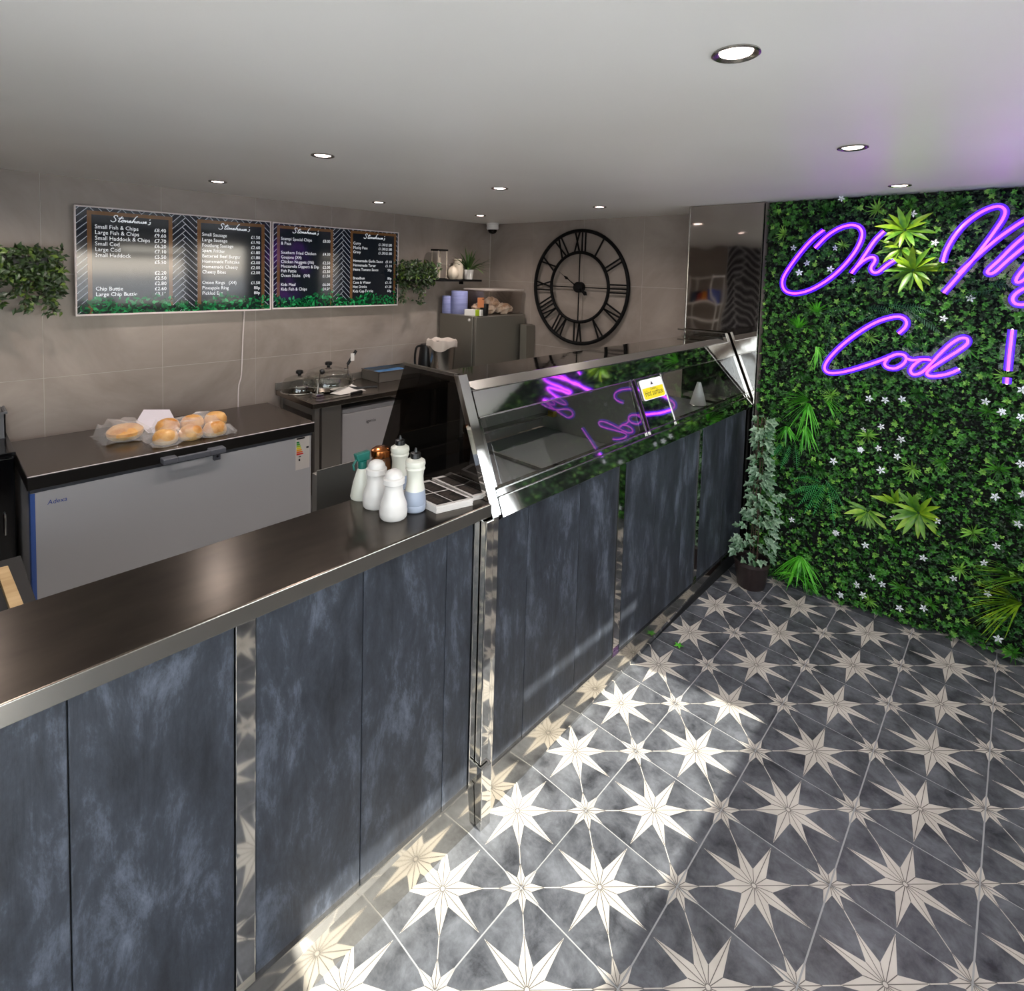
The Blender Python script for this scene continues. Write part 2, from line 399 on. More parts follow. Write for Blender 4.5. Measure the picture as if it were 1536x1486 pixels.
for i_, (x_, w_, h_, c_, n_) in enumerate(((-2.97, .09, .16, '#20324a', 'dark blue'), (-2.86, .07, .12, '#8e2a22', 'red'), (-2.78, .08, .15, '#c77a22', 'orange'), (-2.685, .07, .2, '#1f3f9a', 'bright blue'))):
    M['good%d' % i_] = mat('carton', c_, .5); tg2 = ob('carton', MB().box((x_, YF + .08, 1.446), (x_ + w_, YF + .24, 1.446 + h_)), 'good%d' % i_, bevel=.004); tag(tg2, n_ + ' carton on the shelving reflected in the steel wall sheet', 'carton', 'cartons on the hidden shelving')
struct('ground', MB().box((-40, -60, -.1), (90, 60, -.065)), mat('pavement', '#d8dadc', .8))

# ------------------------------------------------------------------ recessed ceiling spotlights
M['lens'] = mat('lamp_lens', '#ffffff', .3, emit='#ffe6e0', es=9)
sp = thing('ceiling_spotlight', (0, 0, 0), '', 'light')
rg = MB(); rg.lathe([(.049, -.0005), (.050, -.004), (.046, -.006), (.037, -.003), (.034, 0)], n=28)
ob('ring', rg, 'steel', sp, smooth=True)
rb = MB(); rb.lathe([(.034, -.001), (.033, .010), (.028, .014)], n=24)
ls = MB(); ls.lathe([(.0335, -.0012), (.028, -.0035), (.015, -.005), (.00001, -.0055)], n=24)
ob('lens', ls, 'lens', sp, smooth=True)
labels = {(0, 0): 'nearest ceiling spotlight, large chrome ring over the middle of the starry floor', (0, 1): 'ceiling spotlight between the nearest one and the leafy wall', (0, 2): 'ceiling spotlight right in front of the leafy wall, above the Oh',
          (1, 0): 'ceiling spotlight above the near end of the counter, right of the first menu screen', (1, 1): 'middle ceiling spotlight of the row over the counter and heated display', (1, 2): 'ceiling spotlight above the clock',
          (2, 0): 'ceiling spotlight over the left menu screen', (2, 1): 'ceiling spotlight over the right menu screen', (2, 2): 'ceiling spotlight beside the dome camera in the corner'}
first = True
labels.update({(1, 3): 'ceiling spotlight near the front, over the left end of the counter', (2, 3): 'ceiling spotlight over the black cupboard, left of the menu screens', (0, 3): 'ceiling spotlight straight above the camera by the street door'})
for i, x in enumerate((.342, -1.43, -2.66)):
    for j, y in enumerate((-.145, .965, 2.0, -1.25)):
        if first: o = sp; o.location = (x, y, H); o['label'] = labels[(i, j)]; first = False
        else: o = dup(sp, (x, y, H), label=labels[(i, j)])
        o['group'] = 'recessed ceiling spotlights'
        l = bpy.data.lights.new('spot', 'SPOT'); l.energy = 20; l.spot_size = math.radians(150); l.spot_blend = 1; l.shadow_soft_size = .03; l.color = (1, .89, .84)
        lo = bpy.data.objects.new('spot', l); COL.objects.link(lo); lo.location = (x, y, H - .012)

# ------------------------------------------------------------------ serving counter (near half)
XF = -.420                                     # face of the slate boards
ctr = thing('service_counter', (-.56, -1.3, 0), 'long low service counter with a brushed steel top and slate blue boards, nearest the camera', 'counter')
ob('body', MB().box((-.72, -2.58, 0), (XF - .014, -.14, 1.043)), 'dark', ctr)
wt = MB().box((-.738, -2.58, 1.043), (-.402, -.098, 1.083))
ob('worktop', wt, 'worktop', ctr, bevel=.0035, bseg=3)
ob('worktop_lit_edge', MB().box((-.4025, -2.58, 1.041), (-.399, -.098, 1.0815)), 'steel', ctr, bevel=.001)  # lighter steel strip: daylight on the front edge put into the colour
def boards(par, cuts, z0, z1):
    for a, b in cuts: ob('board', MB().box((XF - .013, a + .0012, z0), (XF + random.uniform(-.0006, .0006), b - .0012, z1)), 'panel', par, bevel=.0022)
boards(ctr, [(-2.55, -2.2), (-2.2, -1.9), (-1.9, -1.66), (-1.605, -1.19), (-1.19, -.893), (-.847, -.562), (-.562, -.268), (-.268, -.158)], .128, 1.041)
for a, b in ((-1.66, -1.605), (-.893, -.847)):
    ob('trim_strip', MB().box((XF - .012, a + .001, .128), (XF + .004, b - .001, 1.041)), 'chrome', ctr, bevel=.0015)
ob('end_strip', MB().box((XF - .012, -.157, .128), (XF + .006, -.135, 1.04)), 'chrome', ctr, bevel=.0015)
def plinth(par, y0, y1, xb0, xb1):
    xt = -.409
    mb = MB().hexa([(xt - .03, y0, 0), (xb0, y0, 0), (xb1, y1, 0), (xt - .08, y1, 0)], [(xt - .03, y0, .142), (xt, y0, .142), (xt, y1, .142), (xt - .03, y1, .142)])
    ob('plinth', mb, 'plinth', par)
    ob('plinth_lip', MB().box((xt - .02, y0, .142), (xt + .002, y1, .147)), 'steel', par)
plinth(ctr, -2.58, -.14, -.388, -.399)
# end post (mirror steel leg with its own foot cover)
pst = MB().box((-.452, -.133, .0), (-.374, -.125, .0))
ob('end_post', MB().box((-.458, -.132, .215), (-.385, -.098, 1.036)), 'chrome', ctr, bevel=.002)
ob('post_foot', MB().box((-.462, -.138, 0), (-.372, -.094, .213)), 'chrome', ctr, bevel=.002)

# ------------------------------------------------------------------ heated display counter (far half)
def xs_(z): return -.40 - .41 * (z - 1.05)
dsp = thing('heated_display_counter', (-.7, 1.1, 0), 'tall heated display counter with sloping glass front and mirror steel bands, beside the leafy wall', 'display counter')
ob('body', MB().box((-1.06, -.04, 0), (XF - .014, 2.27, .985)), 'dark', dsp)
boards(dsp, [(-.066, .115), (.115, .432), (.432, .722), (.782, 1.063), (1.063, 1.364), (1.364, 1.542), (1.593, 1.91), (1.91, 2.235)], .128, 1.004)
for a, b in ((.722, .782), (1.542, 1.593)):
    ob('trim_strip', MB().box((XF - .012, a + .001, .128), (XF - .002, b - .001, 1.006)), 'chrome', dsp, bevel=.0015)
    ob('trim_edge', MB().box((XF - .012, a - .004, .128), (XF + .004, a + .001, 1.006)), 'steel', dsp)
ob('near_post', MB().box((-.452, -.094, .0), (-.395, -.066, 1.036)), 'chrome', dsp, bevel=.002)
plinth(dsp, -.09, 2.28, -.400, -.468)
Y0, Y1 = -.05, 2.25
def slab(y0, y1, z0, z1, th=.004, dx=0.):
    """sheet lying in the sloped front plane"""
    return MB().hexa([(xs_(z0) + dx - th, y0, z0), (xs_(z0) + dx, y0, z0), (xs_(z0) + dx, y1, z0), (xs_(z0) + dx - th, y1, z0)],
                     [(xs_(z1) + dx - th, y0, z1), (xs_(z1) + dx, y0, z1), (xs_(z1) + dx, y1, z1), (xs_(z1) + dx - th, y1, z1)])
# lower fascia: undercut, then two sloping rails
ob('under_rail', MB().hexa([(-.43, Y0, 1.003), (-.416, Y0, 1.003), (-.416, Y1, 1.003), (-.43, Y1, 1.003)], [(-.43, Y0, 1.026), (-.394, Y0, 1.026), (-.394, Y1, 1.026), (-.43, Y1, 1.026)]), 'chrome', dsp)
ob('lower_rail', slab(Y0, Y1, 1.026, 1.084, .02), 'chrome', dsp)
ob('rail_bead', slab(Y0, Y1, 1.0845, 1.0875, .012, .003), 'steel', dsp)
ob('sill_rail', slab(Y0, Y1, 1.088, 1.110, .02, -.003), 'chrome', dsp)
ob('centre_panel', slab(.985, 1.25, 1.110, 1.335, .004), 'chrome', dsp)
ob('upper_band', slab(Y0, Y1, 1.338, 1.422, .004), 'chrome', dsp)
for y in (.955, .985, 1.25):
    ob('glazing_bar', slab(y - .003, y + .003, 1.092, 1.34, .006, .004), 'steel', dsp)
for z in (1.110, 1.336):
    ob('glazing_bar', slab(Y0, Y1, z - .002, z + .002, .006, .004), 'steel', dsp)
ob('glass_front', slab(-.02, .95, 1.112, 1.334, .004, -.001), 'glass', dsp)
ob('glass_front', slab(1.256, Y1, 1.112, 1.334, .004, -.001), 'glass', dsp)
tp = MB().prism([(xs_(1.424), 0, 1.4225), (-.624, 0, 1.4375), (-.624, 0, 1.4335), (xs_(1.424) - .003, 0, 1.4185)], (0, 2.26, 0))
tp.v = [(a, b - .03, c) for a, b, c in tp.v]
ob('top_flange', tp, 'steeldk', dsp)
ob('top_shelf', MB().box((-.845, Y0, 1.434), (-.626, 2.23, 1.438)), 'chrome', dsp, bevel=.001)
ob('top_edge', MB().box((xs_(1.423) - .001, Y0, 1.420), (xs_(1.423) + .004, Y1, 1.4245)), 'steel', dsp, bevel=.001)
# interior
M['deck'] = mat('deck_steel', '#8b8a8a', .38, .75)
ob('deck', MB().box((-1.05, -.04, .985), (-.432, Y1, .998)), 'deck', dsp)
bx_ = lambda z: -1.09 + (z - .99) * .54
for (za_, zb_, m_, nm_) in ((.99, 1.17, 'steeldk', 'back_panel'), (1.172, 1.43, 'glass', 'added_back_glass')):  # upper glass added to let kitchen light onto the deck
    ob(nm_, MB().hexa([(bx_(za_), -.04, za_), (bx_(za_) + .005, -.04, za_), (bx_(za_) + .005, Y1, za_), (bx_(za_), Y1, za_)], [(bx_(zb_), -.04, zb_), (bx_(zb_) + .005, -.04, zb_), (bx_(zb_) + .005, Y1, zb_), (bx_(zb_), Y1, zb_)]), m_, dsp)
ob('inner_ledge', MB().box((-1.04, -.04, 1.075), (-.985, .93, 1.083)), 'steel', dsp)
ob('tray_divider', MB().box((-1.02, .43, .999), (-.44, .445, 1.012)), 'steeldk', dsp)
for y in (.96, 1.25):
    ob('partition', MB().prism([(-.43, y, 1.0), (-1.07, y, 1.0), (-.86, y, 1.42), (-.56, y, 1.42)], (0, .006, 0)), 'steeldk', dsp)
M['brass'] = mat('brass_bracket', '#b39a3f', .35, 1)
ob('corner_bracket', MB().box((-.99, .925, 1.075), (-.955, .957, 1.105)), 'brass', dsp)
# end frames and smoked end glass
def end_frame(y0, y1, name):
    P = [(-.394, 1.036), (-.580, 1.4795), (-.905, 1.488), (-.905, 1.479), (-.588, 1.4705), (-.606, 1.462), (-.425, 1.036)]
    mb = MB(); Pf = [(-.394, 1.036), (-.576, 1.478), (-.602, 1.478), (-.420, 1.036)]
    mb.prism([(x, y0, z) for x, z in Pf], (0, y1 - y0, 0))
    ob(name, mb, 'chrome', dsp, bevel=.0015)
    ob('top_bar', MB().prism([(x, y0 + .012, z) for x, z in [(-.59, 1.478), (-.91, 1.478), (-.91, 1.469), (-.59, 1.469)]], (0, .012, 0)), 'steel', dsp)
end_frame(-.096, -.055, 'end_frame')
end_frame(2.225, 2.265, 'end_frame')
ob('end_frame_inner', MB().prism([(x, -.055, z) for x, z in [(-.41, 1.03), (-.565, 1.42), (-.58, 1.42), (-.425, 1.03)]], (0, .025, 0)), 'chrome', dsp)
ob('smoked_end_glass', MB().prism([(x, -.078, z) for x, z in [(-.425, 1.04), (-.598, 1.466), (-.908, 1.466), (-1.085, 1.04)]], (0, .006, 0)), 'smoked', dsp)
ob('end_glass', MB().prism([(x, 2.24, z) for x, z in [(-.425, 1.04), (-.598, 1.466), (-.87, 1.466), (-1.06, 1.04)]], (0, .006, 0)), 'glass', dsp)
# back-bar steel cupboard behind the counter
bx = thing('steel_cupboard', (-1.2, -.17, 0), 'plain dull steel cupboard standing behind the counter, under the smoked end glass', 'cupboard')
ob('carcass', MB().box((-1.245, -.28, .06), (-1.205, -.1, 1.0)), 'steeldk', bx, bevel=.002)
ob('side_panel', MB().box((-1.205, -.283, .06), (-1.2, -.1, 1.021)), 'steeldk', bx, bevel=.001)
ob('foot', MB().box((-1.24, -.26, 0), (-1.21, -.12, .06)), 'dark', bx)
# polished steel sheet lining the wall beyond the display
wv = thing('steel_wall_sheet', (-.63, 2.3, 0), 'floor to ceiling mirror polished steel sheet between the clock wall and the leafy wall', 'wall panel')
ob('sheet', MB().box((-.880, 2.288, .0), (-.392, 2.294, H - .004)), 'wavy', wv)
ob('backing', MB().box((-.872, 2.296, 0), (-.39, YB, H - .002)), 'wtile', wv)
ob('edge_trim', MB().box((-.393, 2.270, 0), (-.388, 2.296, H - .004)), 'steel', wv)
ob('edge_trim', MB().box((-.884, 2.282, 0), (-.879, 2.298, H - .004)), 'steel', wv)
# ------------------------------------------------------------------ menu screens
M['bezel'] = mat('white_bezel', '#d9cfcd', .35)
M['scr_bg'] = mat('screen_joint', '#8d9299', .08, emit='#8d9299', es=.25)
M['scr_brick'] = mat('screen_brick', '#0c1018', .08, emit='#0c1420', es=.25)
M['scr_brown'] = mat('screen_brown', '#5c4128', .08, emit='#5f4328', es=.15)
M['scr_board'] = mat('screen_board', '#0c0f13', .08, emit='#12171d', es=.35)
M['scr_text'] = mat('screen_text', '#c8ccd0', .1, emit='#c8ccd0', es=.35)
for i, c in enumerate(('#0a4a26', '#0f6636', '#062a18', '#2a8a50')): M['scr_leaf%d' % i] = mat('screen_leaf', c, .08, emit=c, es=.13)
XS = -3.196
WORD = [[(.9, 2.35), (.75, 2.75), (.35, 2.7), (.2, 2.3), (.55, 1.9), (.8, 1.4), (.55, .95), (.1, .95), (-.15, 1.3)],
        [(1.75, 2.6), (1.45, 1.6), (1.35, 1.1), (1.6, 1.0), (1.9, 1.3)], [(1.15, 2.0), (1.55, 2.1), (2.15, 2.15)],
        [(2.3, 1.55), (2.0, 1.5), (1.9, 1.15), (2.15, 1.0), (2.45, 1.25), (2.3, 1.55), (2.65, 1.45)],
        [(2.75, 1.5), (2.65, 1.0), (2.95, 1.45), (3.15, 1.45), (3.1, 1.05), (3.35, 1.1)], [(3.4, 1.25), (3.75, 1.4), (3.65, 1.55), (3.4, 1.35), (3.5, 1.02), (3.95, 1.2)],
        [(4.75, 2.9), (4.5, 2.75), (4.2, 1.8), (4.0, 1.0), (4.35, 1.5), (4.6, 1.5), (4.5, 1.05), (4.8, 1.1)],
        [(5.05, 1.5), (4.85, 1.3), (4.95, 1.0), (5.2, 1.15), (5.1, 1.5), (5.4, 1.4)], [(5.45, 1.45), (5.4, 1.05), (5.65, 1.05), (5.85, 1.45), (5.8, 1.05), (6.0, 1.1)],
        [(6.35, 1.5), (6.1, 1.4), (6.4, 1.15), (6.15, .98), (6.0, 1.05)], [(6.5, 1.25), (6.85, 1.4), (6.7, 1.55), (6.5, 1.3), (6.65, 1.02), (7.0, 1.15)],
        [(7.45, 2.35), (7.35, 2.05)], [(7.75, 1.5), (7.5, 1.4), (7.75, 1.1), (7.5, .75), (7.3, .85)]]
def script_word(mb, c, w, sl=.0):
    k = w / 8.0
    for st in WORD:
        p = smoothpath([(c[0], c[1] + (x + .25 * (y - 1) - 3.9) * k, c[2] + (y - 1.2) * k * .82) for x, y in st], 4)
        for a, b in zip(p[:-1], p[1:]):
            d = (b - a)[1:]; n = np.array([-d[1], d[0]]) / (np.linalg.norm(d) + 1e-9) * .0021
            mb.poly([(c[0], a[1] - n[0], a[2] - n[1]), (c[0], b[1] - n[0], b[2] - n[1]), (c[0], b[1] + n[0], b[2] + n[1]), (c[0], a[1] + n[0], a[2] + n[1])])
def leafq(rg, c, ang, L, Wd):
    d = np.array([math.cos(ang), math.sin(ang)]); n = np.array([-d[1], d[0]])
    return [c, c + d * L * .35 + n * Wd, c + d * L * .75 + n * Wd * .7, c + d * L, c + d * L * .75 - n * Wd * .7, c + d * L * .35 - n * Wd]
def screen(c0, c1, label, bands, brds):
    """c0,c1 = pixel corners (top-left, bottom-right) measured on the screen plane"""
    a = at(*c0, 0, XS); b = at(*c1, 0, XS); y0, y1, z1, z0 = a[1], b[1], a[2], b[2]
    t = thing('menu_screen', (XL, (y0 + y1) / 2, z0), label, 'screen', 'menu screens on the tiled wall')
    hb = MB().box((XL + .001, y0 + .1, z0 + .08), (XS - .02, y1 - .1, z1 - .08)); ob('wall_mount', hb, 'black', t)
    ob('housing', MB().box((XS - .022, y0 + .004, z0 + .004), (XS - .004, y1 - .004, z1 - .004)), 'black', t)
    bz = MB(); e = .0085
    bz.box((XS - .018, y0, z0), (XS + .002, y1, z0 + e * 1.3)); bz.box((XS - .018, y0, z1 - e), (XS + .002, y1, z1)); bz.box((XS - .018, y0, z0 + e), (XS + .002, y0 + e, z1 - e)); bz.box((XS - .018, y1 - e, z0 + e), (XS + .002, y1, z1 - e))
    ob('bezel', bz, 'bezel', t, bevel=.0015)
    ob('display', MB().box((XS - .006, y0 + e, z0 + e), (XS - .002, y1 - e, z1 - e)), 'scr_bg', t)
    x = XS - .0018; h = MB(); ya, yb, za, zb = y0 + e, y1 - e, z0 + e, z1 - e
    for q in herring(ya, za, yb, zb, .029, 4, .12): h.poly([(x, p[0], p[1]) for p in q])
    ob('herringbone_print', h, 'scr_brick', t)
    for (xl, xr, yt) in bands:
        p = at(xl, yt, 0, XS); q = at(xr, yt, 0, XS); zt = p[2]
        ob('board_print', MB().poly([(x + .0004, p[1], za), (x + .0004, q[1], za), (x + .0004, q[1], zt), (x + .0004, p[1], zt)]), 'scr_brown', t)
        f = .022
        ob('board_print', MB().poly([(x + .0008, p[1] + f, za), (x + .0008, q[1] - f, za), (x + .0008, q[1] - f, zt - f), (x + .0008, p[1] + f, zt - f)]), 'scr_board', t)
    tx = MB()
    for (l, fy, ly, n, rx, wc, rows, scl) in brds:
        p0 = at(l, fy, 0, XS); p1 = at(l, ly, 0, XS); r = at(rx, fy, 0, XS)[1]; wcn = at(*wc, 0, XS)
        for i, s1, s2 in rows:
            z = p0[2] + (p1[2] - p0[2]) * i / n
            if s1: put_text(tx, s1, .0335 * scl, (x + .0012, p0[1], z), (0, 1, 0), (0, 0, 1), 'l', .89)
            if s2: put_text(tx, s2, .032 * scl, (x + .0012, r, z), (0, 1, 0), (0, 0, 1), 'r', .93)
        script_word(tx, (x + .0012, wcn[1], wcn[2]), .21)
    ob('lettering', tx, 'scr_text', t)
    lv = MB(); R = random.Random(int(y0 * 100) + 5)
    for k in range(620):
        yy = R.uniform(ya + .01, yb - .01); top = .055 + .05 * abs(math.sin(yy * 5.1 + .6)) + .02 * math.sin(yy * 17)
        zz = za + R.random() ** 1.2 * top; L = R.uniform(.016, .04)
        pts = leafq(R, np.array([yy, zz]), R.uniform(0, 2 * PI), L, L * .24); lv.mat(R.choice([0, 0, 1, 1, 2, 2, 2, 3]))
        pts = clip([tuple(p) for p in pts], ya, za, yb, zb)
        if len(pts) > 2: lv.poly([(x + .0016 + k * 1e-6, p[0], p[1]) for p in pts])
    tag(ob('leaf_print', lv, ['scr_leaf0', 'scr_leaf1', 'scr_leaf2', 'scr_leaf3'], t), kind='stuff')
    return t
screen((110.5, 306.5), (406.5, 465), 'left menu screen listing fish and chips, with glare across it, above the chest freezer',
       [(130, 258.5, 315), (296, 397, 328.5)],
       [(142, 342.2, 444.2, 12, 249, (197, 333), [(0, 'Small Fish & Chips', '£8.40'), (1, 'Large Fish & Chips', '£9.60'), (2, 'Small Haddock & Chips', '£7.70'), (3, 'Small Cod', '£6.20'), (4, 'Large Cod', '£7.10'), (5, 'Small Haddock', '£5.50'), (6, '', '£5.50'), (8, '', '£2.20'), (9, '', '£2.50'), (10, '', '£2.80'), (11, 'Chip Buttie', '£2.60'), (12, 'Large Chip Buttie', '£3.10')], 1.0),
        (303, 353.5, 442, 11, 390, (352, 344), [(0, 'Small Sausage', '£1.50'), (1, 'Large Sausage', '£1.90'), (2, 'Footlong Sausage', '£2.60'), (3, 'Spam Fritter', '£1.80'), (4, 'Battered Beef Burger', '£1.80'), (5, 'Homemade Fishcake', '£2.00'), (6, 'Homemade Cheesy', '£2.00'), (7, 'Cheesy Bites', '£2.00'), (9, 'Onion Rings   (X4)', '£1.50'), (10, 'Pineapple Ring', '80p'), (11, 'Pickled Egg', '80p')], .97)])
screen((408.5, 332.5), (596.5, 458), 'right menu screen listing scampi, curry and sauces, next to the hanging plant',
       [(415.6, 500, 337.5), (526, 594.5, 345.5)],
       [(421.5, 359.6, 435.7, 11, 495.5, (459, 349.5), [(0, 'Scampi Special Chips', '£8.00'), (1, '& Peas', ''), (3, 'Southern Fried Chicken', '£4.30'), (4, 'Goujons (X4)', ''), (5, 'Chicken Nuggets (X6)', '£2.50'), (6, 'Mozzarella Dippers & Dip', '£2.00'), (7, 'Fish Pattie', '£2.50'), (8, 'Ocean Sticks   (X4)', '£1.50'), (10, 'Kids Meal', '£6.00'), (11, 'Kids Fish & Chips', '£4.50')], .97),
        (530, 366.3, 438.5, 11, 588, (562, 357.5), [(0, 'Curry', '£1.30/£1.80'), (1, 'Mushy Peas', '£1.30/£1.80'), (2, 'Gravy', '£1.30/£1.80'), (4, 'Homemade Garlic Sauce', '£1.10'), (5, 'Homemade Tartar', '£1.10'), (6, 'Heinz Tomato Sauce', '50p'), (8, 'Breadbun', '80p'), (9, 'Cans & Water', '£1.10'), (10, 'Hot Drinks', '£1.20'), (11, 'Kids Cup Drinks', '60p')], .97)])
cb = MB().tube(smoothpath([(XL + .012, .235, 1.52), (XL + .008, .225, 1.3), (XL + .008, .215, 1.05), (XL + .009, .195, .95), (XL + .012, .19, .70)], 6), .0045, 6)
tag(ob('power_cable', cb, 'bezel', smooth=True), 'white power cable hanging from the left menu screen down behind the freezer', 'cable')

# ------------------------------------------------------------------ wall clock
ckc = np.array([-2.088, YB - .035, 1.716])
ck = thing('wall_clock', tuple(ckc), 'large round black iron skeleton clock with Roman numerals on the back wall', 'clock')
def circ(r, n=72): return [(ckc[0] + r * math.cos(2 * PI * i / n), ckc[1], ckc[2] + r * math.sin(2 * PI * i / n)) for i in range(n)]
ob('outer_ring', MB().tube(circ(.506), .0165, 8, closed=True), 'iron', ck, smooth=True)
ob('inner_ring', MB().tube(circ(.312), .0145, 8, closed=True), 'iron', ck, smooth=True)
for k in range(4):
    a = PI / 2 * k; d = np.array([math.cos(a), 0, math.sin(a)]); n_ = np.cross(d, [0, 1, 0]) * .0045
    p0, p1 = ckc + d * .04, ckc + d * .305
    ob('spoke', MB().prism([p0 - n_, p1 - n_, p1 + n_, p0 + n_], (0, .006, 0)), 'iron', ck)
NUM = {12: 'XII', 1: 'I', 2: 'II', 3: 'III', 4: 'IV', 5: 'V', 6: 'VI', 7: 'VII', 8: 'VIII', 9: 'IX', 10: 'X', 11: 'XI'}
for h, s in NUM.items():
    a = PI / 2 - h * PI / 6; rd = np.array([math.cos(a), 0, math.sin(a)]); tg = np.array([math.sin(a), 0, -math.cos(a)])
    wd = {'I': .034, 'V': .075, 'X': .075}; tot = sum(wd[c] for c in s); x = -tot / 2; mb = MB()
    def st(x0, r0, x1, r1):
        p = ckc + tg * x0 + rd * r0; q = ckc + tg * x1 + rd * r1; d = (q - p) / np.linalg.norm(q - p); n_ = np.cross(d, [0, 1, 0]) * .0072
        mb.prism([p - n_, q - n_, q + n_, p + n_], (0, .006, 0))
    for c in s:
        w = wd[c]; m = x + w / 2; e = w / 2 - .012
        if c == 'I': st(m, .318, m, .502)
        elif c == 'V': st(m - e, .502, m, .318); st(m + e, .502, m, .318)
        else: st(m - e, .502, m + e, .318); st(m + e, .502, m - e, .318)
        x += w
    ob('numeral', mb, 'iron', ck)
ob('hub', MB().tube([(ckc[0], ckc[1] - .02, ckc[2]), (ckc[0], YB - .001, ckc[2])], .048, 24), 'iron', ck, smooth=True)
d = np.array([-.66, 0, .42]); d /= np.linalg.norm(d); n_ = np.cross(d, [0, 1, 0]); o_ = np.array([0, -.02, 0])
hm = MB().prism([ckc + o_ + d * .03 - n_ * .006, ckc + o_ + d * .26, ckc + o_ + d * .03 + n_ * .006], (0, .003, 0))
hm.prism([ckc + o_ + d * .12 - n_ * .004, ckc + o_ + d * .15 - n_ * .014, ckc + o_ + d * .19, ckc + o_ + d * .15 + n_ * .014], (0, .004, 0)); ob('hand', hm, 'iron', ck)
hm = MB().prism([ckc + o_ - d * .03 - n_ * .006, ckc + o_ - d * .07 - n_ * .012, ckc + o_ - d * .10 - n_ * .020, ckc + o_ - d * .125, ckc + o_ - d * .10 + n_ * .020, ckc + o_ - d * .07 + n_ * .012, ckc + o_ - d * .03 + n_ * .006], (0, .004, 0)); ob('hand_tail', hm, 'iron', ck)

# dome camera in the corner
dc = thing('dome_camera', (-3.12, 2.62, H), 'white dome camera fixed to the ceiling in the corner', 'camera')
ob('housing', MB().lathe([(.066, 0), (.066, -.012), (.060, -.018), (.062, -.055), (.055, -.066)], (-3.12, 2.62, H), 28), 'white', dc, smooth=True)
M['domeglass'] = mat('dark_dome', '#0a0a0c', .08)
ob('dome', MB().lathe([(.046, -.064), (.044, -.082), (.034, -.097), (.018, -.106), (.0001, -.109)], (-3.12, 2.62, H), 24), 'domeglass', dc, smooth=True)

# ------------------------------------------------------------------ chest freezer
M['lidtop'] = mat('freezer_lid_top', '#2a221b', .22, spec=.6)
M['lidside'] = mat('freezer_lid_side', '#161412', .3)
M['film'] = mat('blue_film', '#3d5a9c', .35)
M['gasket'] = mat('grey_gasket', '#3b3d42', .5)
fx1 = -2.435
fz = thing('chest_freezer', (-2.76, -.36, 0), 'long light grey chest freezer with a dark brown lid against the tiled wall', 'freezer')
ob('body', MB().box((-3.09, -1.03, .03), (fx1, .335, .765)), 'whitem', fz, bevel=.006)
ob('blue_corner_film', MB().box((fx1 - .05, -1.034, .03), (fx1 - .002, -1.0301, .762)), 'film', fz)
ob('side_film', MB().box((fx1 - .004, -1.032, .03), (fx1 + .0008, -1.016, .762)), 'film', fz)
ob('gasket', MB().box((-3.085, -1.035, .765), (fx1 + .004, .340, .783)), 'gasket', fz, bevel=.002)
lid = ob('lid', MB().box((-3.11, -1.045, .783), (fx1 + .015, .348, .846)), 'lidside', fz, bevel=.004)
ob('lid_top', MB().box((-3.108, -1.043, .846), (fx1 + .012, .346, .850)), 'lidtop', lid, bevel=.002)
ob('lid_edge', MB().box((fx1 + .0125, -1.043, .8452), (fx1 + .0155, .346, .8492)), 'bezel', lid)
pa = at(242, 690, 0, fx1 + .04); pb = at(336, 668, 0, fx1 + .04)
M['hgrey'] = mat('grey_handle', '#5a5c62', .3)
hy0, hy1, hz = pa[1], pb[1], .792
hh = MB(); hh.box((fx1 + .016, hy0, hz), (fx1 + .075, hy0 + .07, hz + .028)); hh.box((fx1 + .016, hy1 - .08, hz), (fx1 + .075, hy1, hz + .028)); hh.box((fx1 + .055, hy0 + .07, hz), (fx1 + .075, hy1 - .08, hz + .028))
ob('handle', hh, 'hgrey', fz, bevel=.004)
lk = MB().box((fx1 + .004, hy1 - .05, .742), (fx1 + .03, hy1 - .012, .79)); ob('lock', lk, 'hgrey', fz, bevel=.006)
ob('keyhole', MB().tube([(fx1 + .03, hy1 - .031, .765), (fx1 + .032, hy1 - .031, .765)], .006, 12), 'black', fz)
bd = MB(); p = at(71, 757, 0, fx1 + .001); put_text(bd, 'Adexa', .030, (fx1 + .0012, p[1], p[2]), (0, 1, 0), (.0, .12, 1), 'l', .95)
M['blueink'] = mat('blue_ink', '#27408f', .4); ob('badge', bd, 'blueink', fz)
M['sticker'] = mat('sticker_white', '#c9c4bd', .4); p = at(443.5, 655, 0, fx1 + .001); q = at(465.5, 700, 0, fx1 + .001)
el = ob('energy_label', MB().box((fx1 - .001, p[1], q[2]), (fx1 + .001, .322, p[2])), 'sticker', fz)
for i, c in enumerate(('#0b7a3a', '#3f9a35', '#9dbb2b', '#e3d21f', '#e8a51e', '#e0641f', '#c8261f')):
    z = p[2] - .035 - i * .0125; M['en%d' % i] = mat('energy_colour', c, .5)
    ob('energy_bar', MB().prism([(fx1 + .0012, p[1] + .006, z), (fx1 + .0012, p[1] + .02 + i * .0045, z), (fx1 + .0012, p[1] + .026 + i * .0045, z - .005), (fx1 + .0012, p[1] + .02 + i * .0045, z - .010), (fx1 + .0012, p[1] + .006, z - .010)], (.0005, 0, 0)), 'en%d' % i, el)
eb = MB().box((fx1 + .001, p[1] + .006, p[2] - .022), (fx1 + .0014, p[1] + .06, p[2] - .012)); eb.box((fx1 + .001, .322 - .022, p[2] - .088), (fx1 + .0014, .322 - .006, p[2] - .076)); eb.box((fx1 + .001, p[1] + .02, p[2] - .135), (fx1 + .0014, p[1] + .035, p[2] - .13)); eb.box((fx1 + .001, p[1] + .02, p[2] - .16), (fx1 + .0014, p[1] + .03, p[2] - .145))
ob('label_print', eb, 'black', el)

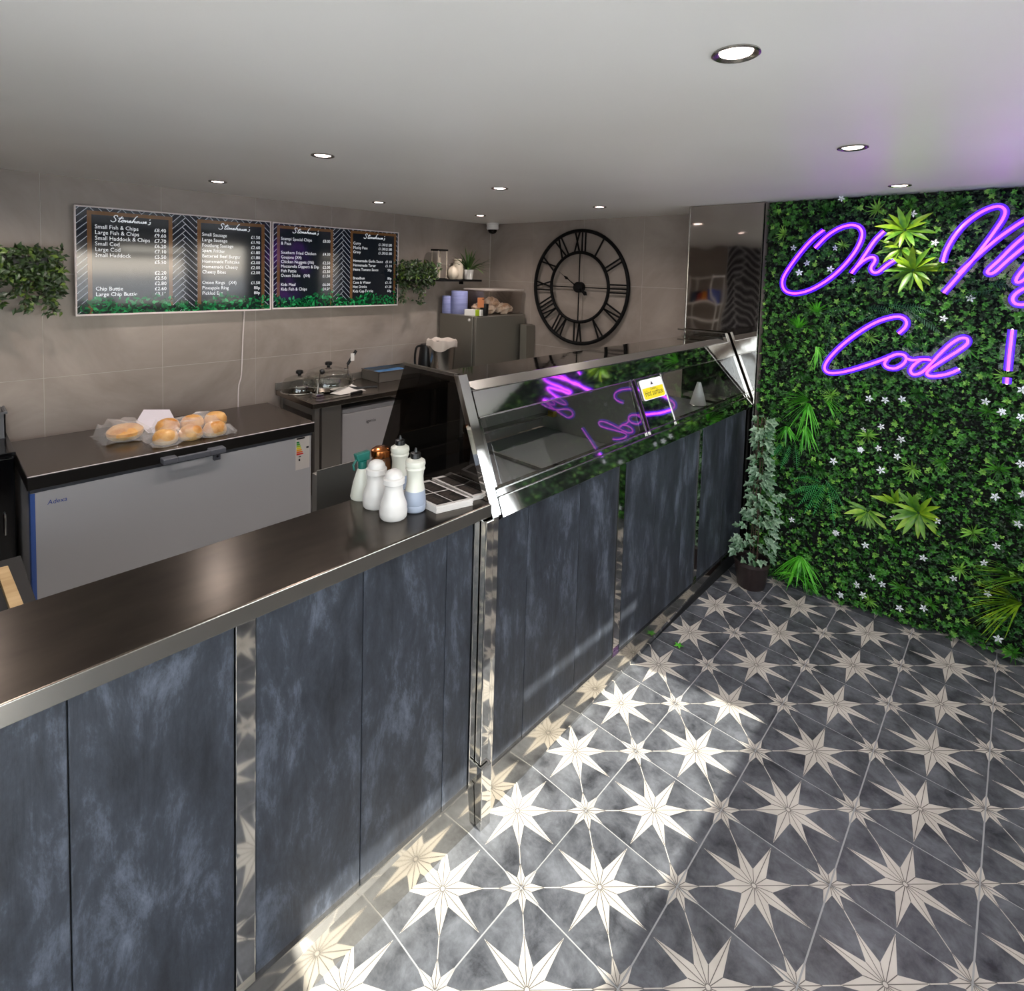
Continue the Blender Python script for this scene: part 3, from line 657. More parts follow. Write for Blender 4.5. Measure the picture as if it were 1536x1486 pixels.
# bread on the freezer
M['crust'] = noisy(mat('roll_crust', '#c98f45', .4), '#b9782e', '#e3b877', (14, 14, 14), 4, .35, .7)
M['crumb'] = noisy(mat('roll_side', '#d9b57c', .6), '#cfa566', '#e4c796', (20, 20, 20), 3)
M['wrap'] = mat('clear_wrap', '#e8e6e4', .12, spec=1, alpha=.2)
def crumple(mb, amp, seed):
    R = np.random.default_rng(seed); mb.v = [tuple(np.array(p) + R.normal(0, amp, 3)) for p in mb.v]; return mb
def roll(par, c, r, h, flat=.8):
    pr = [(r * .80, 0), (r * .97, h * .14), (r, h * .32)]; o = ob('roll_base', MB().lathe(pr, c, 20), 'crumb', par, smooth=True)
    ob('roll_top', MB().lathe([(r, h * .32), (r * .97, h * .55), (r * .80, h * .82), (r * .5, h * .96), (.0001, h)], c, 20), 'crust', par, smooth=True)
def wrapbox(par, x0, x1, y0, y1, z0, z1, seed, nx=7):
    mb = MB(); vs = []; fs = []
    for i in range(nx + 1):
        for j in range(nx + 1):
            u, v = i / nx, j / nx; e = min(u, 1 - u, v, 1 - v); zz = z0 + .004 + (z1 - z0) * min(1, e * 4.5)
            vs.append((x0 + (x1 - x0) * u, y0 + (y1 - y0) * v, zz))
    fs = [(i * (nx + 1) + j, i * (nx + 1) + j + 1, (i + 1) * (nx + 1) + j + 1, (i + 1) * (nx + 1) + j) for i in range(nx) for j in range(nx)]
    mb.add(vs, fs); R = np.random.default_rng(seed); mb.v = [(a + R.normal(0, .008), b + R.normal(0, .008), max(c + R.normal(0, .009), z0 + .002)) for a, b, c in mb.v]
    ob('wrapper', mb, 'wrap', par)
pk = thing('rolls_pack', (-2.62, -.36, .85), 'clear bag of round golden bread rolls on the freezer lid, right of the paper', 'bread')
a = at(253, 668, 2, .85); b = at(322, 652, 2, .85); dirv = (b - a) / 2
ax_, ay_ = a[0] - .055, a[1]
for i in range(3):
    for j in range(2):
        roll(pk, (ax_ - j * .105 + .004 * i, ay_ + i * .125 + .04 * j, .851 + j * .028), .062, .078)
wrapbox(pk, ax_ - .20, ax_ + .075, ay_ - .08, ay_ + .36, .85, .105 + .85 - .01, 3, 9)
pk2 = thing('buns_pack', (-2.6, -.72, .85), 'clear bag with one flat pale bun loaf, left of the paper on the freezer', 'bread')
c = at(192, 660, 2, .85)
q = MB().lathe([(.075, 0), (.095, .015), (.100, .03)], (c[0] - .06, c[1], .851), 22, wob=lambda a, z: 1 + .12 * math.cos(2 * a + .6)); ob('loaf_base', q, 'crumb', pk2, smooth=True)
q = MB().lathe([(.100, .03), (.098, .045), (.075, .062), (.04, .066), (.0001, .068)], (c[0] - .06, c[1], .851), 22, wob=lambda a, z: 1 + .12 * math.cos(2 * a + .6)); ob('loaf_top', q, 'crust', pk2, smooth=True)
wrapbox(pk2, c[0] - .2, c[0] + .06, c[1] - .13, c[1] + .12, .85, .94, 8, 7)
M['paper'] = mat('white_paper', '#cfc9d0', .6)
c = at(225, 655, 2, .85); pp = MB()
g = [(-.05, .03, .0), (.03, .09, .0), (-.05, .17, .05), (-.19, .18, .085), (-.22, .05, .10), (-.13, -.01, .055)]
g = [(c[0] + x - .03, c[1] + y - .02, .853 + z) for x, y, z in g]; m_ = (sum(p[0] for p in g) / 6, sum(p[1] for p in g) / 6, .92)
for i in range(6): pp.add([m_, g[i], g[(i + 1) % 6], (m_[0], m_[1], m_[2] - .003)], [(0, 1, 2)])
tag(ob('paper_sheet', pp, 'paper'), 'crumpled white paper bag lying between the two bread packs', 'paper')

# ------------------------------------------------------------------ black cupboard at the far left
c0 = at(31, 676, 2, .88); c0[1] = -1.052
cu = thing('black_cupboard', (-2.95, -1.4, 0), 'glossy black cupboard with a chrome handle, left of the chest freezer', 'cupboard')
M['gloss'] = mat('black_gloss', '#08080a', .15)
ob('carcass', MB().box((-3.22, -1.95, .04), (c0[0] - .02, c0[1], .86)), 'gloss', cu, bevel=.003)
ob('top', MB().box((-3.23, -1.955, .86), (c0[0], c0[1] + .004, .88)), 'gloss', cu, bevel=.003)
dd = ob('door', MB().box((c0[0] - .02, -1.5, .08), (c0[0] - .002, c0[1] - .004, .85)), 'gloss', cu, bevel=.003)
p = at(8, 773, 0, c0[0] + .02); q = at(10, 801, 0, c0[0] + .02)
ob('handle', MB().tube(smoothpath([(c0[0] - .002, p[1], p[2]), (c0[0] + .022, p[1], p[2] - .005), (c0[0] + .022, p[1], q[2] + .005), (c0[0] - .002, p[1], q[2])], 4), .005, 8), 'chrome', dd, smooth=True)
p = at(9, 657, 2, .88)
gb = thing('grey_crate', (p[0] - .1, p[1] - .15, .88), 'small grey plastic crate on top of the black cupboard at the left edge', 'crate')
M['greyp'] = mat('grey_plastic', '#5f6063', .5)
q = MB(); x0, x1, y0, y1 = p[0] - .2, p[0], p[1] - .3, p[1]
q.box((x0, y0, .881), (x1, y1, .886)); q.box((x0, y0, .886), (x0 + .006, y1, 1.02)); q.box((x1 - .006, y0, .886), (x1, y1, 1.02)); q.box((x0, y0, .886), (x1, y0 + .006, 1.02)); q.box((x0, y1 - .006, .886), (x1, y1, 1.02)); ob('shell', q, 'greyp', gb)
q = MB(); q.box((x0 - .008, y0 - .008, 1.012), (x1 + .008, y0, 1.024)); q.box((x0 - .008, y1, 1.012), (x1 + .008, y1 + .008, 1.024)); q.box((x1, y0, 1.012), (x1 + .008, y1, 1.024)); q.box((x0 - .008, y0, 1.012), (x0, y1, 1.024)); ob('rim', q, 'greyp', gb)
un_ = thing('low_unit', (-1.5, -1.5, 0), 'low black unit behind the counter at the bottom left edge', 'cupboard')
ob('carcass', MB().box((-1.75, -1.9, .02), (-1.12, -1.14, .75)), 'black', un_, bevel=.004)
ob('top', MB().box((-1.76, -1.91, .75), (-1.11, -1.13, .77)), 'dark', un_, bevel=.003)
pl = [at(x, y, 2, .79)[:2] for x, y in ((-6, 852), (12, 848), (39, 914), (18, 921))]
q = MB().prism([(x, y, .771) for x, y in pl], (0, 0, .019)); tag(ob('wooden_board', q, 'wood', bevel=.001), 'pale wooden board lying on the black unit at the left edge', 'board')

# ------------------------------------------------------------------ prep table with fridge below
tb = thing('prep_table', (-2.95, 1.15, 0), 'stainless steel prep table against the wall right of the chest freezer', 'table')
ob('top', MB().box((-3.245, .465, .862), (-2.665, 1.985, .90)), 'tablesteel', tb, bevel=.003)
ob('upstand', MB().box((-3.249, .465, .90), (-3.235, 1.985, .955)), 'steeldk', tb, bevel=.002)
for x in (-3.2, -2.71):
    for y in (.51, 1.94): ob('leg', MB().box((x - .018, y - .018, .02), (x + .018, y + .018, .862)), 'steeldk', tb, bevel=.002)
ob('side_panel', MB().box((-2.72, .55, .02), (-2.70, .70, .86)), 'steeldk', tb, bevel=.002)
ob('bracket', MB().box((-3.22, .50, .80), (-2.7, .53, .862)), 'steeldk', tb)
M['fridgew'] = mat('fridge_white', '#a9a6a5', .3)
mf = thing('mini_fridge', (-2.95, 1.0, 0), 'small white under-counter fridge standing beneath the prep table', 'fridge')
ob('cabinet', MB().box((-3.2, .735, .02), (-2.79, 1.25, .80)), 'steeldk', mf, bevel=.004)
dd = ob('door', MB().box((-2.79, .735, .06), (-2.745, 1.25, .765)), 'fridgew', mf, bevel=.006)
ob('control_strip', MB().box((-2.79, .735, .768), (-2.743, 1.25, .80)), 'fridgew', mf, bevel=.005)
p = at(549, 634, 0, -2.744); bd = MB(); put_text(bd, 'igenix', .036, (-2.7435, p[1], p[2]), (0, 1, 0), (0, 0, 1), 'l', 1.05); ob('badge', bd, 'dark', dd)
# steel tray with blue cloth
ty = thing('steel_tray', (-3.1, 1.4, .90), 'deep steel tray holding a blue cloth at the back of the prep table', 'tray')
a = at(567, 571, 2, .90); x1 = -2.98; y0 = 1.20; x0 = -3.232; y1 = 1.62; zt = .985
q = MB(); q.box((x0, y0, .902), (x1, y1, .906)); q.box((x0, y0, .906), (x0 + .004, y1, zt)); q.box((x1 - .004, y0, .906), (x1, y1, zt)); q.box((x0, y0, .906), (x1, y0 + .004, zt)); q.box((x0, y1 - .004, .906), (x1, y1, zt)); ob('shell', q, 'steeldk', ty)
q = MB(); q.box((x0 - .004, y0 - .004, zt - .004), (x1 + .004, y0 + .008, zt + .002)); q.box((x1 - .008, y0, zt - .004), (x1 + .004, y1 + .004, zt + .002)); q.box((x0 - .004, y1 - .008, zt - .004), (x1, y1 + .004, zt + .002)); q.box((x0 - .004, y0, zt - .004), (x0 + .008, y1, zt + .002)); ob('rim', q, 'steel', ty)
M['bluecloth'] = noisy(mat('blue_cloth', '#3f6f9f', .8), '#2f6090', '#5a8ab8', (12, 12, 12), 3)
tag(ob('blue_cloth', crumple(MB().box((x0 + .02, y0 + .06, .91), (x1 - .02, y1 - .05, .96)), .003, 4), 'bluecloth'), 'blue cloth lying inside the steel tray', 'cloth')

# glass lids and pans on the table
M['panglass'] = pane('lid_glass', (.85, .86, .84, 1), 2.2, 1.5)
def lid_(c, r, h, lab, tilt=0):
    t = thing('pan_lid', c, lab, 'lid', 'glass pan lids on the prep table')
    ob('dome', MB().lathe([(r, .0), (r * .97, h * .45), (r * .8, h * .8), (r * .45, h * .97), (.02, h)], c, 32), 'panglass', t, smooth=True)
    ob('rim', MB().tube([(c[0] + r * math.cos(2 * PI * i / 40), c[1] + r * math.sin(2 * PI * i / 40), c[2]) for i in range(40)], .005, 8, closed=True), 'chrome', t, smooth=True)
    ob('knob', MB().lathe([(.012, h), (.014, h + .012), (.027, h + .018), (.027, h + .036), (.018, h + .042)], c, 20), 'black', t, smooth=True)
    return t
c = at(469, 588, 2, .90); cx_, cy_ = -3.03, .78
pn = thing('frying_pan', (cx_, cy_, .901), 'steel frying pan under the stacked glass lids on the prep table', 'pan')
ob('bowl', MB().lathe([(.14, .001), (.165, .012), (.178, .045), (.174, .045), (.16, .014), (.001, .008)], (cx_, cy_, .90), 32), 'chrome', pn, smooth=True)
ob('handle', MB().tube(smoothpath([(cx_ + .15, cy_ + .05, .935), (cx_ + .22, cy_ + .12, .93), (cx_ + .30, cy_ + .24, .935)], 4), [.009] * 8 + [.013], 8), 'black', pn, smooth=True)
lid_((cx_, cy_, .947), .185, .125, 'upper glass pan lid with a black knob on the steel frying pan')
lid_((-3.085, .575, .906), .13, .115, 'wide clear glass lid leaning low at the left of the frying pan')
sk = thing('metal_scoop', (-3.0, 1.12, .90), 'metal scoop with a striped handle propped up against the pan lids', 'scoop')
ob('bowl', MB().lathe([(.0001, 0), (.035, .008), (.048, .03), (.045, .03), (.03, .01), (.0001, .004)], (-3.12, 1.02, .905), 20), 'chrome', sk, smooth=True)
ob('stem', MB().tube([(-3.12, 1.0, .93), (-3.10, .985, 1.06)], .006, 8), 'chrome', sk)
ob('handle', MB().tube([(-3.10, .985, 1.06), (-3.08, 1.05, 1.17)], .012, 10), 'black', sk, smooth=True)
ob('handle_inlay', MB().box((-3.081, 1.0, 1.09), (-3.074, 1.03, 1.15)), 'white', sk)
ld = thing('ladle', (-2.86, .60, .90), 'chrome ladle with a round black knob standing in front of the glass lids', 'ladle')
ob('rod', MB().tube(smoothpath([(-2.83, .58, .905), (-2.85, .60, .99), (-2.86, .62, 1.08)], 5), .007, 8), 'chrome', ld, smooth=True)
ob('knob', MB().ball((-2.86, .635, 1.075), .021), 'black', ld, smooth=True)
ob('foot', MB().box((-2.86, .555, .901), (-2.80, .62, .93)), 'chrome', ld, bevel=.006)
kn = thing('long_knife', (-2.75, .70, .90), 'long silver knife lying along the front edge of the prep table', 'knife')
ob('blade', MB().prism([(-2.745, .515, .902), (-2.70, .525, .902), (-2.72, .78, .902), (-2.745, .80, .902)], (0, 0, .003)), 'steel', kn)
ob('grip', MB().prism([(-2.75, .80, .902), (-2.725, .79, .902), (-2.74, .90, .902), (-2.765, .905, .902)], (0, 0, .018)), 'black', kn, bevel=.003)
q = MB().prism([(-2.86, .70, .905), (-2.78, .74, .903), (-2.79, .96, .903), (-2.87, .88, .95)], (0, 0, .002)); tag(ob('folded_card', q, 'sticker'), 'folded pale card standing on the prep table edge beside the knife', 'card')
# kettle, bin
kt = thing('kettle', (-3.02, 1.86, .90), 'black electric kettle on the prep table next to the lined steel bin', 'kettle')
kc = at(633, 541, 2, 1.003); kc = (-3.13, 1.80, 1.003)
kc = (-3.06, 1.76, .902)
ob('body', MB().lathe([(.078, 0), (.082, .02), (.076, .14), (.062, .25), (.055, .268), (.0001, .275)], kc, 24), 'black', kt, smooth=True)
ob('handle', MB().tube(smoothpath([(kc[0] - .0, kc[1] - .05, kc[2] + .26), (kc[0] - .0, kc[1] - .12, kc[2] + .24), (kc[0] - .0, kc[1] - .13, kc[2] + .1), (kc[0] - .0, kc[1] - .075, kc[2] + .05)], 5), .010, 8), 'black', kt, smooth=True)
ob('spout', MB().prism([(kc[0], kc[1] + .04, kc[2] + .15), (kc[0] + .02, kc[1] + .09, kc[2] + .205), (kc[0] - .02, kc[1] + .09, kc[2] + .205)], (0, 0, .01)), 'black', kt)
for o_ in (kt,):
    pass
bc = at(670, 560, 2, .90)
bcx, bcy = -2.78, 1.70
bn = thing('lined_bin', (bcx, bcy, .90), 'tall steel container lined with a white bag, in front of the steel fridge', 'bin')
ob('shell', MB().lathe([(.090, .002), (.094, .01), (.118, .32), (.112, .32), (.088, .012), (.0001, .01)], (bcx, bcy, .90), 32), 'steel', bn, smooth=True)
M['liner'] = mat('white_liner', '#bdb2a8', .7)
def lw(a, z): return 1 + .05 * math.sin(5 * a) + .04 * math.sin(9 * a + 1)
lm = MB().lathe([(.100, .30), (.115, .335), (.125, .345), (.130, .33), (.128, .285)], (bcx, bcy, .90), 40, wob=lw)
lm.v = [(x, y, z + (.022 * math.sin(3 * math.atan2(y - bcy, x - bcx) + 1) - .01 if z < 1.195 else .006 * math.sin(7 * math.atan2(y - bcy, x - bcx)))) for x, y, z in lm.v]
ob('liner', lm, 'liner', bn, smooth=True)
# ------------------------------------------------------------------ steel fridge in the corner and what stands on it
M['steelfr'] = mat('fridge_steel', '#8d8980', .4, .7)
sf = thing('steel_fridge', (-2.97, 2.37, 0), 'upright stainless steel fridge in the corner of the tiled walls', 'fridge')
ob('cabinet', MB().box((-3.21, 2.03, .06), (-2.76, 2.71, 1.43)), 'steelfr', sf, bevel=.004)
dd = ob('door', MB().box((-2.752, 2.035, .08), (-2.72, 2.70, 1.425)), 'steelfr', sf, bevel=.004)
ob('door_seal', MB().box((-2.761, 2.045, .1), (-2.751, 2.69, 1.415)), 'dark', sf)
ob('handle', MB().tube([(-2.705, 2.65, .8), (-2.705, 2.65, 1.15)], .008, 8), 'steel', dd, smooth=True)
ob('top_hinge', MB().tube([(-2.80, 2.022, 1.395), (-2.80, 2.03, 1.395)], .012, 12), 'white', sf)
ob('plinth', MB().box((-3.2, 2.05, 0), (-2.76, 2.70, .06)), 'dark', sf)
jb = thing('steel_casing', (-2.65, 2.66, 0), 'narrow dull steel casing tucked beside the steel fridge on the back wall', 'casing')
ob('casing', MB().box((-2.69, 2.60, .0), (-2.61, 2.722, 1.33)), 'steelfr', jb, bevel=.003)
ob('casing_top', MB().box((-2.69, 2.598, 1.33), (-2.64, 2.722, 1.335)), 'steelfr', jb)
M['bluepaper'] = noisy(mat('blue_paper_roll', '#8a8fc0', .8), '#8288b8', '#969bca', (3, 3, 80), 2)
def proll(px, py, r, h, z0, lab):
    c = at(px, py, 2, z0); c = (max(c[0] - r * .7, -3.15), c[1] + r * .5, z0)
    t = thing('paper_roll', c, lab, 'paper roll', 'blue paper rolls on the steel fridge')
    ob('roll', MB().lathe([(.022, h), (r - .002, h), (r, h - .003), (r, .003), (r - .002, 0), (.022, 0)], c, 32), 'bluepaper', t, smooth=True)
    ob('core', MB().lathe([(.022, .0), (.022, h), (.019, h), (.019, 0)], c, 16), 'wood', t, smooth=True)
proll(668, 469.5, .056, .165, 1.431, 'smaller blue paper roll, the left one of two on the steel fridge')
proll(690, 471, .078, .215, 1.431, 'larger blue paper roll, the right one of two on the steel fridge')
a = at(679, 474.5, 2, 1.431) + np.array([-.05, .035, 0]); a = np.array([-2.88, 2.04, 1.431]); b = np.array([-2.73, 2.105, 1.431])
cf = thing('film_box', (-2.76, 2.05, 1.431), 'long white cling film box with a lime green end on the steel fridge edge', 'box')
M['lime'] = mat('lime_green', '#9bb512', .5)
d = (b - a); L_ = np.linalg.norm(d); d /= L_; n_ = np.array([-d[1], d[0], 0]) * .05
def seg(t0, t1): return [a + d * t0, a + d * t1, a + d * t1 + n_, a + d * t0 + n_]
ob('carton', MB().prism(seg(0, L_ * .66), (0, 0, .055)), 'white', cf, bevel=.002)
ob('printed_end', MB().prism(seg(L_ * .66, L_ * .9), (0, 0, .055)), 'lime', cf, bevel=.002)
ob('end_cap', MB().prism(seg(L_ * .9, L_), (0, 0, .055)), 'white', cf, bevel=.002)
c = at(722, 475, 2, 1.431); c = (-2.775, 2.19, 1.431)
cu_ = thing('black_cup', c, 'short black cup between the film box and the clear storage box', 'cup')
ob('cup', MB().lathe([(.034, 0), (.038, .008), (.040, .10), (.037, .10), (.034, .012), (.0001, .01)], c, 24), 'black', cu_, smooth=True)
ob('lid', MB().lathe([(.040, .10), (.041, .104), (.036, .108), (.0001, .108)], c, 24), 'black', cu_, smooth=True)
tub = thing('storage_box', (-2.93, 2.5, 1.431), 'big clear plastic storage box with an orange label on the steel fridge', 'storage box')
M['clearp'] = pane('clear_plastic', (.93, .90, .88, 1), 2.4, 1.5)
q = MB(); x0, x1, y0, y1, z0, z1 = -3.10, -2.745, 2.235, 2.69, 1.432, 1.655
q.hexa([(x0 + .015, y0 + .015, z0), (x1 - .015, y0 + .015, z0), (x1 - .015, y1 - .015, z0), (x0 + .015, y1 - .015, z0)], [(x0, y0, z1), (x1, y0, z1), (x1, y1, z1), (x0, y1, z1)])
ob('tub', q, 'clearp', tub, bevel=.008)
M['lidp'] = mat('cloudy_lid', '#cfc3ba', .4, alpha=.6); ob('lid', MB().box((x0 - .008, y0 - .008, z1), (x1 + .008, y1 + .008, z1 + .016)), 'lidp', tub, bevel=.004)
p = at(717, 449, 0, x1 + .002); M['orange'] = mat('orange_label', '#d98a5c', .6)
lb = ob('label', MB().box((x1 - .004, p[1], p[2] - .075), (x1 + .003, p[1] + .075, p[2] + .015)), 'orange', tub)
ob('label_dot', MB().tube([(x1 + .003, p[1] + .062, p[2]), (x1 + .004, p[1] + .062, p[2])], .007, 10), 'black', lb)
M['bagtan'] = noisy(mat('tan_paper_bags', '#d8b79a', .7), '#c8a080', '#efe0cf', (12, 12, 12), 3)
hp_ = MB()
for i, (dx, dy, dz, r_) in enumerate(((.10, .11, .0, .075), (.22, .12, .0, .07), (.12, .27, .0, .08), (.25, .28, .0, .075), (.18, .20, .065, .07), (.2, .38, .0, .06))):
    qq = crumple(MB().ball((x0 + dx, y0 + dy, 1.437 + r_ * .62 + dz), r_, 12, (1, 1.15, .62)), .008, 20 + i)
    hp_.add(qq.v, qq.f)
tag(ob('packet_heap', hp_, 'bagtan'), 'heap of crumpled tan paper packets inside the clear storage box', 'packets', kind='stuff')

# shelf with ornaments
zS = 1.752
sh = thing('wall_shelf', (-3.14, 2.05, zS), 'thin black shelf on the tiled wall above the steel fridge', 'shelf')
ob('plank', MB().box((-3.249, 1.50, zS - .018), (-3.05, 2.42, zS)), 'iron', sh, bevel=.002)
for y in (1.65, 2.3): ob('bracket', MB().box((-3.249, y, zS - .05), (-3.2, y + .012, zS - .018)), 'iron', sh)
M['ceram'] = mat('cream_ceramic', '#c9bdaa', .45)
def base(px, py): c = at(px, py, 2, zS); return (max(c[0], -3.2), c[1], zS)
c = base(664, 420); c = (-3.14, 1.95, zS)
ln = thing('wire_lantern', c, 'slim lantern with a black top and white posts on the shelf', 'lantern')
ob('top_plate', MB().box((c[0] - .055, c[1] - .06, zS + .262), (c[0] + .055, c[1] + .06, zS + .276)), 'iron', ln, bevel=.002)
ob('base_plate', MB().box((c[0] - .05, c[1] - .055, zS), (c[0] + .05, c[1] + .055, zS + .01)), 'iron', ln, bevel=.002)
for sx in (-1, 1):
    for sy in (-1, 1): ob('post', MB().tube([(c[0] + sx * .045, c[1] + sy * .05, zS + .01), (c[0] + sx * .045, c[1] + sy * .05, zS + .262)], .0035, 6), 'ceram', ln)
ob('candle', MB().tube(smoothpath([(c[0], c[1], zS + .01), (c[0] + .004, c[1] + .004, zS + .1), (c[0], c[1], zS + .2)], 3), .006, 8), 'ceram', ln, smooth=True)
c = (-3.09, 2.075, zS)
v1 = thing('ribbed_vase', c, 'small egg shaped ribbed cream vase on the shelf', 'vase', None)
ob('body', MB().lathe([(.028, 0), (.046, .02), (.056, .05), (.052, .08), (.036, .108), (.014, .122), (.0001, .124)], c, 32, wob=lambda a, z: 1 + .035 * math.cos(8 * a)), 'ceram', v1, smooth=True)
ob('neck', MB().lathe([(.012, .121), (.012, .128), (.008, .128), (.008, .118)], c, 16), 'ceram', v1, smooth=True)
c = (-3.15, 2.19, zS)
v2 = thing('tall_vase', c, 'taller cream jar shaped vase on the shelf beside the potted grass', 'vase')
ob('body', MB().lathe([(.044, 0), (.052, .01), (.056, .09), (.050, .135), (.036, .165), (.036, .178)], c, 28), 'ceram', v2, smooth=True)
ob('lip', MB().lathe([(.036, .178), (.042, .182), (.042, .194), (.034, .196), (.030, .18)], c, 28), 'ceram', v2, smooth=True)
M['grassleaf'] = noisy(mat('grass_leaf', '#2c4a1c', .5), '#22401a', '#4c6a2c', (9, 9, 9), 2)
c = (-3.12, 2.305, zS)
gp = thing('potted_grass', c, 'spiky green artificial plant in a small white pot at the shelf end', 'plant')
ob('pot', MB().lathe([(.036, 0), (.040, .004), (.048, .095), (.044, .095), (.038, .01), (.0001, .01)], c, 28), 'white', gp, smooth=True)
ob('soil', MB().lathe([(.044, .085), (.0001, .088)], c, 20), 'dark', gp)
def blade(mb, p, d, L, w, droop=.5, seg=5):
    p = np.array(p, float); d = np.array(d, float); d /= np.linalg.norm(d); s_ = np.cross(d, [0, 0, 1.]); s_ = s_ / (np.linalg.norm(s_) + 1e-9); vs = []
    for i in range(seg + 1):
        t = i / seg; q = p + d * L * t + np.array([0, 0, -droop * L * t * t]); ww = w * (1 - t) ** .6 * (.55 + .45 * min(1, t * 4)) + .0003
        vs += [q - s_ * ww, q + np.array([0, 0, -ww * .3]), q + s_ * ww]
    fs = []
    for i in range(seg):
        b = 3 * i; fs += [(b, b + 1, b + 4, b + 3), (b + 1, b + 2, b + 5, b + 4)]
    mb.add(vs, fs)
R = random.Random(4); q = MB()
for k in range(46):
    a = R.uniform(0, 2 * PI); e = R.uniform(.25, 1.4); blade(q, (c[0] + .01 * math.cos(a), c[1] + .01 * math.sin(a), zS + .088), (math.cos(a) * math.cos(e), math.sin(a) * math.cos(e), math.sin(e)), R.uniform(.18, .33), .011, R.uniform(.1, .45))
q.v = [(max(x, XL + .006), min(y, YB - .01), z) for x, y, z in q.v]
ob('leaves', q, 'grassleaf', gp)
# ------------------------------------------------------------------ things on the counter
zc = 1.0832
M['shaker'] = mat('shaker_plastic', '#c6c3bf', .35)
M['bottle'] = mat('bottle_plastic', '#c3c3b8', .3)
M['vinegar'] = mat('vinegar_level', '#8f98a8', .3)
M['copper'] = mat('copper_lid', '#b8713f', .2, 1)
M['jarglass'] = mat('amber_jar', '#6b4427', .15, spec=.7)
M['green'] = mat('trigger_green', '#0b5a50', .35)
def onc(px, py): c = at(px, py, 2, zc); return (c[0], c[1], zc)
def shaker(c, lab):
    t = thing('salt_shaker', (0, 0, 0), lab, 'shaker', 'white salt shakers on the counter')
    ob('body', MB().lathe([(.037, 0), (.041, .005), (.0425, .022), (.0405, .030), (.0415, .036), (.0375, .050), (.031, .068), (.0275, .088), (.0275, .100), (.0295, .104)], n=32), 'shaker', t, smooth=True)
    ob('cap', MB().lathe([(.0295, .104), (.0325, .106), (.0325, .121), (.030, .124), (.0265, .125), (.0262, .132), (.021, .142), (.010, .148), (.0001, .149)], n=32), 'shaker', t, smooth=True)
    t.location = c; return t
shaker(onc(590, 775), 'front white plastic salt shaker with domed cap on the counter'); 
s2 = shaker(onc(564, 758), 'rear left white plastic salt shaker behind the front one on the counter')
def bottle(c, lab):
    t = thing('vinegar_bottle', (0, 0, 0), lab, 'bottle', 'white sauce bottles with black caps')
    ob('liquid', MB().lathe([(.030, 0), (.034, .004), (.035, .018), (.0335, .022), (.035, .026), (.033, .050), (.0305, .066)], n=28), 'vinegar', t, smooth=True)
    ob('body', MB().lathe([(.0305, .066), (.0265, .088), (.0255, .108), (.0275, .126), (.031, .134), (.0285, .140), (.0315, .148), (.030, .158), (.020, .165), (.013, .167)], n=28), 'bottle', t, smooth=True)
    ob('cap', MB().lathe([(.013, .165), (.0165, .167), (.016, .182), (.006, .185), (.003, .197), (.0001, .199)], n=20), 'black', t, smooth=True)
    t.location = c; return t
bottle(onc(622, 764), 'near white squeeze bottle showing a grey level, black cap, right of the front salt shaker')
bottle(onc(599, 739), 'rear white squeeze bottle with black cap, behind the salt shakers on the counter')
c = onc(571, 733)
jr = thing('lidded_jar', c, 'brown jar with a shiny copper lid behind the salt shakers', 'jar')
ob('jar', MB().lathe([(.028, 0), (.032, .006), (.034, .07), (.032, .105), (.026, .115)], c, 28), 'jarglass', jr, smooth=True)
ob('lid', MB().lathe([(.026, .115), (.034, .117), (.036, .128), (.034, .139), (.022, .147), (.0001, .149)], c, 28), 'copper', jr, smooth=True)
c = onc(543, 745)
tg_ = thing('spray_bottle', c, 'white spray bottle with a dark green trigger head, leftmost of the counter bottles', 'bottle')
ob('body', MB().lathe([(.036, 0), (.038, .006), (.030, .05), (.018, .09), (.013, .10)], c, 28), 'bottle', tg_, smooth=True)
ob('collar', MB().lathe([(.014, .098), (.0145, .122), (.010, .124)], c, 20), 'green', tg_, smooth=True)
ob('head', MB().hexa([(c[0] - .012, c[1] - .022, zc + .124), (c[0] + .012, c[1] - .022, zc + .124), (c[0] + .012, c[1] + .022, zc + .122), (c[0] - .012, c[1] + .022, zc + .122)], [(c[0] - .010, c[1] - .030, zc + .15), (c[0] + .010, c[1] - .030, zc + .15), (c[0] + .010, c[1] + .024, zc + .153), (c[0] - .010, c[1] + .024, zc + .153)]), 'green', tg_, bevel=.004)
ob('trigger', MB().tube([(c[0], c[1] - .022, zc + .13), (c[0], c[1] - .034, zc + .115), (c[0], c[1] - .03, zc + .098)], .004, 8), 'green', tg_, smooth=True)
M['menuink'] = noisy(mat('menu_print', '#16130f', .45), '#14110f', '#1c1815', (30, 30, 30), 2); M['menutxt'] = mat('menu_lines', '#5d5048', .5)
M['card'] = mat('menu_card', '#c2bdb8', .5)
